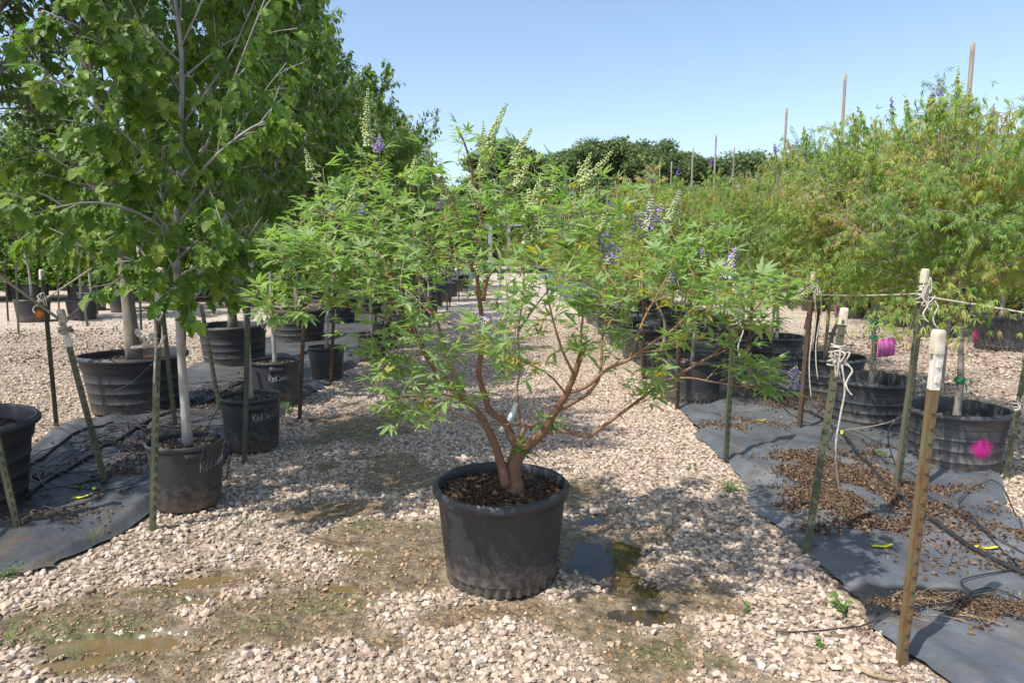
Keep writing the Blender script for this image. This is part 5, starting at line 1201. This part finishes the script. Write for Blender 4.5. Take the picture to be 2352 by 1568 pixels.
# ------------------------------------------------------------------ ropes
def coil(mb, c, axis, r, h, turns, tr):
    z = norm(axis); x = norm(np.cross([0, 1, 0.], z)); y = np.cross(z, x); n = int(turns*14)
    t = np.linspace(0, turns*6.2832, n); rr = r*(1+.12*np.sin(t*.7+1))+rgs.normal(size=n)*.0012
    P = np.asarray(c)+np.cos(t)[:, None]*x*rr[:, None]+np.sin(t)[:, None]*y*rr[:, None]*1.05+z*(np.linspace(0, h, n)+.006*np.sin(t*1.3))[:, None]
    tube(mb, P, tr, 6, .5)
def tangle(mb, c, s, n, tr):
    for _ in range(n):
        P = np.asarray(c)+rgs.normal(size=(6, 3))*np.asarray(s); tube(mb, spline(P, 30), tr, 6, .5)
def hang(mb, a, L, tr, sway=.02):
    P = [np.asarray(a)+np.array([sway*math.sin(k*1.1+1)*(k > 0), -.03-.01*k, -L*k/5]) for k in range(6)]; tube(mb, spline(P, 24), tr, 6, .5)
def along(key, f):
    b, t = ST[key]; return b+(t-b)*f
def rope(pts, r, label, sag=.0, mat='rope', n=24, extra=None, group='ropes tied between stakes and trees'):
    mb = MB(); P = spline(pts, n); t = np.linspace(0, 1, n); P[:, 2] -= sag*4*t*(1-t); tube(mb, P, r, 7, .5)
    if extra: extra(mb)
    return tag(obj('rope', mb, M[mat]), label, 'rope', group)
def knot(key, f, label, h=.09, turns=5, tn=4, tr=.0048, hangs=(), mat='rope'):
    mb = MB(); b, t = ST[key]; c = along(key, f); ax = norm(t-b)
    coil(mb, c+np.array([0, .012, 0]), ax, .032, h, turns, tr)
    if tn: tangle(mb, c+ax*h*.4+np.array([.0, -.03, 0]), (.022, .012, .04), tn, tr)
    for dx, L in hangs: hang(mb, c+np.array([dx, -.03, .02]), L, tr)
    return tag(obj('rope', mb, M[mat]), label, 'rope', 'ropes knotted round the stakes')
knot('t2', .86, 'white rope knotted round the tall capped stake beside the pink spotted pot', .10, 6, 6, .0045, ((.03, .16), (-.03, .12)))
knot('t3', .77, 'white rope wound under the cap of the near right stake, one end hanging', .11, 7, 5, .0045, ((.03, .14), (.0, .62)))
knot('t4', .88, 'pale rope tied to the dark rusty stake, trailing down its length', .08, 5, 4, .005, ((-.02, .85), (.025, .7)))
knot('t5', .78, 'white rope wrapped round the stake among the chaste tree leaves', .18, 10, 3, .0045, ((.02, .25),))
knot('s3', .80, 'knotted rope on the slim capped stake left of the wide tub', .06, 3, 4, .006, ((-.02, .1),), 'rope_old')
knot('s4', .88, 'rope wound round the white part of the strongly leaning stake', .04, 3, 0, .006, (), 'rope_old')
knot('t6', .55, 'rope knotted on the stake at the right edge', .05, 3, 3, .005)
mb = MB(); c = along('s1', .84); coil(mb, c, norm(ST['s1'][1]-ST['s1'][0]), .036, .02, 2, .006)
for k in range(5): tangle(mb, at(342, 778, ST['s1'][0][1]-.02)+np.array([.0, 0, 0]), (.035, .014, .022), 1, .009)
tube(mb, spline([c+np.array([.03, -.02, 0]), at(384, 690, ST['s1'][0][1]-.05), at(365, 735, ST['s1'][0][1]-.06), at(352, 712, ST['s1'][0][1]-.05), at(358, 770, ST['s1'][0][1]-.05), at(354, 878, ST['s1'][0][1]-.05)], 40), .0055, 6, .5)
tube(mb, spline([c+np.array([.03, -.03, 0]), at(392, 655, ST['s1'][0][1]-.05), at(402, 680, ST['s1'][0][1]-.05), at(396, 712, ST['s1'][0][1]-.03)], 20), .007, 6, .5)
tag(obj('rope', mb, M['rope']), 'loose tangle of white rope looped on the capped stake before the nearest small pot', 'rope', 'ropes knotted round the stakes')
rope([along('t4', .87)+np.array([.0, -.03, 0]), along('t2', .905)+np.array([0, -.03, 0])], .0058, 'taut white rope running from the dark rusty stake to the tall capped stake', .01)
rope([along('t2', .89)+np.array([0, -.03, 0]), at(2352, 718, 3.9), at(2480, 745, 3.5)], .0062, 'taut white rope leaving the tall capped stake past the right edge', .0)
rope([along('t4', .9), at(2010, 655, 6.2), (RIGHT[0][0], RIGHT[0][1], 1.30)], .0035, 'thin weathered rope from the dark rusty stake toward the nearest right tree', .02, 'rope_old')
rope([along('t2', .87), (RIGHT[1][0], RIGHT[1][1], 1.22), along('t4b', .86)], .0035, 'thin rope passing behind the pink sign at right', .02, 'rope_old')
rope([along('t4', .93), at(1700, 610, 8.4), at(1640, 600, 9.5)], .0035, 'thin rope running back from the dark rusty stake through the leaves', .0, 'rope_old')
rope([at(-60, 590, 3.6), along('s4', .965)+np.array([0, -.03, 0])], .0085, 'thick worn rope coming in from the left edge to the leaning stake', .0, 'rope_old')
rope([along('s4', .93)+np.array([0, -.03, 0]), at(205, 690, 4.35), at(404, 546, 3.9)], .0085, 'thick worn rope rising from the leaning stake to the nearest pale trunk', .0, 'rope_old', extra=lambda mb: (tube(mb, spline([at(205, 690, 4.33), at(196, 712, 4.33), at(201, 748, 4.33)], 10), .008, 6, .5), tube(mb, spline([at(205, 690, 4.33), at(225, 686, 4.33), at(236, 704, 4.33)], 10), .008, 6, .5)))
rope([at(306, 635, 4.3), at(404, 560, 3.95)], .016, 'flat greyish strap tied to the nearest pale trunk', .0, 'rope_old')
rope([along('s3', .82), at(205, 620, 5.3), at(268, 570, 6.1)], .006, 'worn rope from the slim capped stake up to the thick trunk', .0, 'rope_old')
rope([along('s7', .85)+np.array([0, -.03, 0]), at(480, 676, 5.2)], .0055, 'short pale rope from the upright stake into the maple leaves', .006, 'rope')
rope([along('s7', .86), at(690, 690, 6.4), (LEFT_X[3], LEFT_Y[3], 1.25)], .004, 'thin pale rope running back along the left row', .01, 'rope')

# ------------------------------------------------------------------ hoses and tubing on the fabric
def lay(pts, r, mat, name, label, group, z=FZ, n=60, lift=None):
    P = np.array([ground(*q)[:2] for q in pts]); P = spline(np.c_[P, np.zeros(len(P))], n); P[:, 2] = top_z(P[:, 0], P[:, 1])+max(0, z-.03)+r*.8; P[1:-1, 2] = np.maximum(P[1:-1, 2], (P[:-2, 2]+P[2:, 2])/2)
    if lift is not None: P[:, 2] += lift*np.sin(np.linspace(0, math.pi, n))
    mb = MB(); tube(mb, P, r, 8, .5); return tag(obj(name, mb, M[mat]), label, 'hose', group)
lay([(1640, 870), (1740, 912), (1850, 957), (1920, 1008), (1965, 1060), (2010, 1112), (2060, 1165), (2130, 1215), (2220, 1268), (2300, 1312), (2420, 1370)], .0135, 'hose', 'irrigation_hose', 'thick black irrigation hose running along the right fabric', None)
lay([(60, 1170), (132, 1114), (220, 1059), (293, 1015), (366, 975), (476, 931), (542, 894), (640, 850), (720, 810)], .0135, 'hose', 'irrigation_hose', 'thick black irrigation hose running along the left fabric', None)
lay([(0, 1120), (90, 1075), (180, 1010), (260, 985)], .009, 'hose', 'irrigation_hose', 'thinner black hose along the outer edge of the left fabric', None)
rgh = R(99)
MORE = []
for q in range(14):
    cx, cy = rgh.uniform(20, 560), 0; cy = 1210-cx*.62+rgh.uniform(-60, 60); MORE.append([(cx+rgh.normal()*90, cy+rgh.normal()*28) for _ in range(6)])
MORE = [[(min(max(a, -20), 330 if b > 1000 else 560), max(885, b)) for a, b in P] for P in MORE]
DL = 'thin black drip tube tangled on the left fabric'; DR = 'thin black drip tube curling on the right fabric'
for pts in ([(60, 1230), (120, 1180), (90, 1110), (150, 1060), (260, 1040), (330, 1080)], [(210, 1150), (80, 1130), (85, 1070), (200, 1030), (330, 1000), (345, 1020)], [(0, 1160), (120, 1120), (240, 1100), (335, 1110), (280, 1160)],
            [(240, 1010), (330, 990), (250, 960), (240, 930)], [(420, 960), (500, 930), (560, 950), (440, 990), (400, 970)], [(430, 930), (520, 900), (585, 890), (500, 940)], [(20, 1220), (150, 1190), (260, 1160), (340, 1120)],
            [(470, 885), (540, 880), (600, 900), (500, 915)], *MORE):
    lay(pts, .0032, 'hose', 'drip_tube', DL, 'drip tubes on the left fabric', .034, lift=.02)
for pts in ([(1990, 1090), (1900, 1050), (1930, 1010), (2020, 1070), (2110, 1110), (2080, 1140)], [(2352, 1290), (2240, 1240), (2150, 1180), (2060, 1120)], [(2352, 1250), (2300, 1130), (2200, 1180), (2352, 1330)], [(1700, 1420), (1800, 1455), (1950, 1450), (2120, 1430), (2230, 1400), (2210, 1350), (2360, 1320)],
            [(2360, 1420), (2270, 1380), (2225, 1400), (2300, 1440), (2400, 1470)], [(1780, 930), (1850, 990), (1960, 1015), (2060, 1060)]):
    lay(pts, .0034, 'hose', 'drip_tube', DR, 'drip tubes on the right fabric', .034, lift=.015)
def arc(pts, r, label, group, mat='hose'):
    mb = MB(); tube(mb, spline([at(*q) for q in pts], 40), r, 7, .5); return tag(obj('drip_tube', mb, M[mat]), label, 'hose', group)
arc([(235, 985, 6.0), (240, 915, 5.75), (300, 880, 5.75), (345, 840, 5.7), (360, 825, 5.8)], .0035, 'thin black tube looping up over the wide tub rim', 'tubes leading into pots')
arc([(1840, 1050, 5.0), (1800, 930, 6.4), (1810, 860, 7.8), (1830, 790, 8.0), (1835, 775, 8.2)], .0035, 'thin tube rising over the rim of the fourth right pot', 'tubes leading into pots')
arc([(2080, 1130, 4.4), (2040, 1010, 4.35), (2060, 960, 4.35), (2100, 930, 4.45)], .0035, 'thin black tube curving up into the pink spotted pot', 'tubes leading into pots')
arc([(1895, 990, 5.4), (1960, 985, 5.0), (2040, 970, 4.7), (2090, 945, 4.4)], .0035, 'pale thin tube crossing between the two nearest right pots', 'tubes leading into pots', 'rope_old')
arc([(460, 1060, 3.7), (480, 1000, 3.72), (515, 985, 3.85), (530, 1030, 4.0), (520, 1100, 4.1)], .0035, 'thin black tube hooking out of the nearest small pot', 'tubes leading into pots')
arc([(470, 990, 4.6), (500, 940, 4.7), (520, 915, 4.8), (545, 915, 4.95)], .0035, 'thin black tube hooking into the second small pot', 'tubes leading into pots')

# yellow tags
def ytag(px, py, L, ang, label, w=.012):
    g = ground(px, py); mb = MB(); c, s = math.cos(ang), math.sin(ang); n = 9; V = []
    for k in range(n):
        t = k/(n-1); ww = w*(1 if t > .15 else .35+.65*t/.15); zz = .004+.010*t*t+.003*math.sin(t*7)
        for sg, dz in ((1, 0), (-1, 0), (1, .0025), (-1, .0025)): V.append(((t-.5)*L*c-sg*ww*s, (t-.5)*L*s+sg*ww*c, zz+dz))
    Q = []
    for k in range(n-1):
        a = k*4; b = a+4; Q += [(a, a+1, b+1, b), (a+2, b+2, b+3, a+3), (a, b, b+2, a+2), (a+1, a+3, b+3, b+1)]
    Q += [(0, 2, 3, 1), ((n-1)*4, (n-1)*4+1, (n-1)*4+3, (n-1)*4+2)]
    mb.add(V, None, Q); box(mb, ((.5*L+.006)*c, (.5*L+.006)*s, .016), (.008, .004, .004))
    o = obj('plant_tag', mb, M['yellow']); o.location = (g[0], g[1], float(top_z(g[0], g[1])[0])+.002); return tag(o, label, 'plant tag', 'yellow plant tags')
ytag(2022, 1268, .085, -.1, 'long yellow tag on bare grey fabric below the pile of dry leaves')
ytag(2258, 1275, .09, -.35, 'long yellow tag lying across the thick hose at right')
ytag(1746, 980, .06, -.5, 'small yellow tag on the right fabric near the long branch tip')
ytag(1932, 1022, .05, 1.2, 'small yellow tag beside the hose and the near rope tied stake')
ytag(184, 1171, .085, .05, 'long yellow tag on the shaded left fabric')
ytag(219, 1150, .065, -1.0, 'short upright yellow tag beside the long one on the left fabric')
ytag(172, 1140, .05, .5, 'small greenish yellow tag near the leaning stake foot')
ytag(462, 1046-40, .05, .6, 'small yellow tag behind the nearest small pot')
# pink sign and stake tag
c = at(2040, 800, RIGHT[1][1]-.06); mb = MB(); n = 8; V = []
for k in range(n+1):
    u = (k/n-.5)*.165; dy = .045*(k/n)+.006*math.sin(k/n*3.0)
    for z in (-.078, .078):
        for e in (0, .004): V.append((u, dy+e, z+.012*(k/n)))
Q = []
for k in range(n):
    a = k*4; b = a+4; Q += [(a, b, b+2, a+2), (a+1, a+3, b+3, b+1), (a, a+1, b+1, b), (a+2, b+2, b+3, a+3)]
Q += [(0, 2, 3, 1), (n*4, n*4+1, n*4+3, n*4+2)]
sg = empty('sign', (c[0], c[1], .3)); mb.add(np.array(V)+np.array([0, 0, c[2]-.3]), None, Q); obj('panel', mb, M['pink'], sg)
for dx in (-.04, .03):
    mb = MB(); tube(mb, [(dx, .01, .0), (dx*1.1, .008, c[2]-.3+.05)], .0022, 6, .5); obj('wire_leg', mb, M['steel_grey'], sg)
tag(sg, 'blank bright pink square sign on thin wire legs in the second right pot', 'sign')
c = at(1850, 742, RIGHT[3][1]-.1); mb = MB(); tube(mb, [(0, 0, 0), (.05, 0, .40)], .002, 5, .5); box(mb, (.053, 0, .44), (.013, .001, .075), 0, 1, np.array([[1, 0, .15], [0, 1, 0], [-.15, 0, 1]]))
o = obj('plant_tag', mb, [M['steel_grey'], M['pink']]); o.location = (c[0]-.05, c[1], c[2]-.44); tag(o, 'narrow pink tag on a wire stuck in the fourth right pot', 'plant tag')
def wtag(px, py, Y, rz, label):
    mb = MB(); n = 5; V = []
    for k in range(n):
        t = k/(n-1)
        for sg_ in (1, -1):
            for e in (0, .0015): V.append((sg_*.035, .02*math.sin(t*2)+e, -.09*t))
    Q = []
    for k in range(n-1):
        a = k*4; b = a+4; Q += [(a, b, b+2, a+2), (a+1, a+3, b+3, b+1), (a, a+1, b+1, b), (a+2, b+2, b+3, a+3)]
    mb.add(V, None, Q+[(0, 2, 3, 1)]); o = obj('plant_tag', mb, M['white_tag']); o.location = at(px, py, Y); o.rotation_euler = (.2, .5, rz); return tag(o, label, 'plant tag')
wtag(582, 708, 4.9, .3, 'white paper tag hanging beside the upright stake at left'); wtag(576, 606, 5.2, -.6, 'white tag folded over a maple twig above the upright stake')
# green tape ties on the right trunks
def tie(x, y, z, label, rr=.032):
    mb = MB(); th = np.linspace(0, 6.2832, 20); pts = np.stack([np.cos(th)*rr, np.sin(th)*rr*.8, np.zeros(20)], -1)
    for dz in (-.008, 0, .008): tube(mb, pts+np.array([0, 0, dz]), .0055, 5, .5)
    tube(mb, spline([(0, -rr, 0), (.03, -rr-.02, .015), (.05, -rr-.02, -.02)], 8), .004, 5, .5); tube(mb, spline([(0, -rr, 0), (.012, -rr-.02, -.03), (.02, -rr-.015, -.07)], 8), .004, 5, .5)
    o = obj('tape_tie', mb, M['tape']); o.location = (x, y, z); return tag(o, label, 'tie', 'green tape ties on the right trunks')
for k, zs in enumerate(((.62, 1.24), (.78, .90), (.66, 1.28), (.62, 1.2))):
    for q, z in enumerate(zs):
        tie(RIGHT[k][0], RIGHT[k][1], z, ('lower' if q == 0 else 'upper')+' green tape tie on the trunk in the '+('nearest', 'second', 'third', 'fourth')[k]+' right pot')

# ------------------------------------------------------------------ dry leaves, weeds, twigs
def flake(rng):
    v, t, q = lanceolate(.4, (0, .35, .7, 1), (.3, 1, .8, 0), .5, .8); return v*np.array([1, 1, 1]), np.array(t), np.array(q)
FL_T = [flake(R(k)) for k in range(3)]+[L_ROW[0]]
def litter(n, L_, smin, smax, zf, name, label, seed, nf=4., na=.7, thr=-.1):
    rng = R(seed); mb = MB(); P = []
    C = [ground(a, b) for a, b, _, _ in L_]; ar = np.array([rx*ry for _, _, rx, ry in L_]); ar = ar/ar.sum()
    pick = rng.choice(len(L_), n*3, p=ar); d = rng.normal(size=(n*3, 2))*.62
    x = np.array([C[k][0] for k in pick])+d[:, 0]*np.array([L_[k][2] for k in pick]); y = np.array([C[k][1] for k in pick])+d[:, 1]*np.array([L_[k][3] for k in pick])
    ok = (fbm(x, y, nf, seed) > rng.uniform(.34, .60, n*3)); x, y = x[ok][:n], y[ok][:n]; m = len(x)
    pos = np.stack([x, y, top_z(x, y)+rng.uniform(.001, .016, m)], -1)
    put_leaves(mb, rng, pos, norm(randdir(rng, m)*np.array([1, 1, .35])), np.array([0, 0, .8])+rng.normal(size=(m, 3))*.55, rng.uniform(smin, smax, m), FL_T, np.clip(rng.normal(.5, .22, m), 0, 1))
    return tag(obj(name, mb, M['litter'], smooth=False), label, kind='stuff')
litter(19000, [(1860, 1080, .22, .16), (1930, 1120, .26, .24), (1990, 1170, .26, .2), (1900, 1170, .2, .12), (2010, 1210, .2, .1)], .009, .025, .034, 'leaf_litter', 'thick patch of dry brown leaves on the right fabric', 5, 5)
litter(4500, [(1720, 985, .3, .25), (1640, 985, .15, .2), (1990, 1060, .35, .2), (2150, 1190, .35, .2), (2280, 1250, .35, .25), (2200, 1150, .3, .2), (2150, 1440, .35, .10), (2060, 1420, .25, .08), (1850, 940, .4, .4), (1900, 1230, .3, .15), (2300, 1320, .3, .15)], .010, .026, .034, 'leaf_litter', 'dry brown leaves scattered along the hose on the right fabric', 6, 5)
litter(5000, [(2250, 880, 1.6, 1.2), (2100, 800, 1.6, 1.6), (2340, 1000, .5, .6), (1990, 780, 1.5, 2.), (170, 770, 2.2, 2.0), (260, 800, 1.2, .9), (60, 830, 1.0, .8), (900, 880, .5, 1.2), (700, 960, .3, .5)], .018, .045, .018, 'leaf_litter', 'dry leaves strewn over the gravel beside the rows', 7, 2)
litter(4000, [(150, 1210, .5, .12), (230, 1120, .5, .4), (330, 1040, .4, .4), (480, 930, .4, .7), (600, 880, .4, .8)], .010, .028, .034, 'leaf_litter', 'dry leaves and grit on the left fabric', 8, 4)
litter(3000, [(2120, 1410, .28, .07), (2170, 1420, .25, .06), (2060, 1425, .18, .05), (2240, 1425, .2, .05)], .006, .018, .034, 'leaf_litter', 'brown crumbs and straw on the dark wet patch of the right fabric', 12, 6)
def weed(px, py, n, r, h, label, size=.02, z=.01):
    rng = R(int(px)); g = ground(px, py); mb = MB()
    for q in range(max(3, n//7)):
        a = rng.uniform(0, 6.28); d = r*math.sqrt(rng.random()); tip = np.array([d*math.cos(a), d*math.sin(a), h*rng.uniform(.4, 1)])
        P = spline([(tip[0]*.2, tip[1]*.2, 0), tip*.6+np.array([0, 0, .01]), tip], 6); tube(mb, P, .0011, 4, .3, cap=False)
        m = 7; p = P[rng.integers(1, 6, m)]; put_leaves(mb, rng, p, norm(randdir(rng, m)*np.array([1, 1, .4])+np.array([0, 0, .15])), np.array([0, 0, 1.])+rng.normal(size=(m, 3))*.4, size*rng.uniform(.6, 1.2, m), L_OAK, rng.random(m))
    o = obj('weed', mb, M['weed'], smooth=False); o.location = (g[0], g[1], float(top_z(g[0], g[1])[0])); return tag(o, label, 'weed')
weed(1672, 1125, 260, .12, .05, 'spreading green weed clump in the gravel at the right fabric edge', .012)
weed(1590, 1082, 90, .08, .03, 'thin weed patch in the gravel above the spreading clump', .01)
weed(1936, 1408, 21, .05, .06, 'broad leaved bright green seedling at the fabric edge near the bottom right', .05)
weed(1892, 1495, 35, .05, .04, 'small pale weed in the gravel near the bottom right', .018)
weed(664, 950, 110, .10, .09, 'green weed tuft at the foot of the rusty stake by the third small pot', .026)
weed(12, 1325, 120, .12, .06, 'green weed patch at the bottom left edge', .018)
weed(2012, 1062, 60, .10, .04, 'low weed sprouting on the right fabric beside the hose', .018, .03)
weed(1700, 880, 60, .06, .12, 'seedling standing on the right fabric behind the low branch', .03, .02)
weed(1718, 1405, 30, .03, .05, 'small weed in the shade right of the puddle', .02)
def grass(px, py, n, h, label):
    rng = R(int(px)+1); g = ground(px, py); mb = MB()
    for q in range(n):
        a = rng.uniform(0, 6.28); L = h*rng.uniform(.5, 1.1); d = np.array([math.cos(a), math.sin(a), 0]); t = np.linspace(0, 1, 7); b = rng.normal(size=3)*.02*np.array([1, 1, 0])
        P = b+d*(L*.7*t**1.7)[:, None]+np.array([0, 0, 1.])*(L*(t-.45*t**2.2))[:, None]; s = np.cross(d, [0, 0, 1.])*.0022
        w = (1-t**2)[:, None]; V = np.stack([P+s*w, P-s*w], 1).reshape(-1, 3)
        mb.add(V, None, [(k*2, k*2+1, k*2+3, k*2+2) for k in range(6)], rng.random())
    o = obj('grass_tuft', mb, M['weed'], smooth=False); o.location = (g[0], g[1], float(top_z(g[0], g[1])[0])); return tag(o, label, 'grass tuft')
grass(572, 1205, 9, .13, 'thin grass tuft arching over the gravel right of the nearest small pot')
grass(205, 1255, 7, .16, 'thin grass stems at the near corner of the left fabric')
grass(170, 1490, 10, .12, 'grass blades in the muddy puddle at bottom left')
grass(30, 1470, 9, .14, 'grass blades at the bottom left edge')
mb = MB(); P = np.array([ground(680, 1228), ground(735, 1242), ground(800, 1258)]); P[:, 2] = .018; tube(mb, spline(P, 12), np.linspace(.0035, .0018, 12), 5, .3); tube(mb, spline([P[1], P[1]+np.array([.05, -.03, .005]), P[1]+np.array([.09, -.07, 0])], 6), .0018, 5, .3)
tag(obj('twig', mb, M['bark_chaste']), 'bare brown twig lying on the gravel left of the big pot', 'twig')
mb = MB(); P = np.array([ground(1965, 1540), ground(2000, 1560), ground(2060, 1572)]); P[:, 2] = .02; tube(mb, spline(P, 14), np.linspace(.006, .003, 14), 6, .5)
tag(obj('twig', mb, M['straw']), 'pale curved stick on the gravel beside the foot of the closest stake', 'twig')
mb = MB(); rq = R(3)
for q in range(34):
    a = ground(rq.uniform(2030, 2230), rq.uniform(1380, 1450)); a[2] = float(top_z(a[0], a[1])[0])-.028; th = rq.uniform(-.6, .9); L = rq.uniform(.05, .2); d = np.array([math.cos(th), math.sin(th), 0])
    tube(mb, spline([a+np.array([0, 0, .034]), a+d*L*.5+np.array([0, .02*rq.normal(), .045]), a+d*L+np.array([0, 0, .034])], 7), .0011, 4, .5)
tag(obj('dry_grass', mb, M['straw']), 'dry straw lying on the dark wet patch of the right fabric', kind='stuff')
# fallen yellow leaves on the gravel
# ------------------------------------------------------------------ far end of the lane
fr = empty('timber_frame', (.15, 46, 0))
for k, x in enumerate((-1.6, -.4, .6, 1.5)):
    mb = MB(); box(mb, (x, 0, 1.55), (.13, .13, 1.55)); obj('post', mb, M['steel_grey'], fr, smooth=False)
mb = MB(); box(mb, (0, 0, 3.16), (1.9, .15, .06)); obj('beam', mb, M['steel_grey'], fr, smooth=False)
mb = MB(); box(mb, (0, -.3, .14), (2.6, .1, .14)); obj('sill', mb, M['hose'], fr, smooth=False)
tag(fr, 'grey post frame with a black sill at the far end of the gravel lane', 'frame')
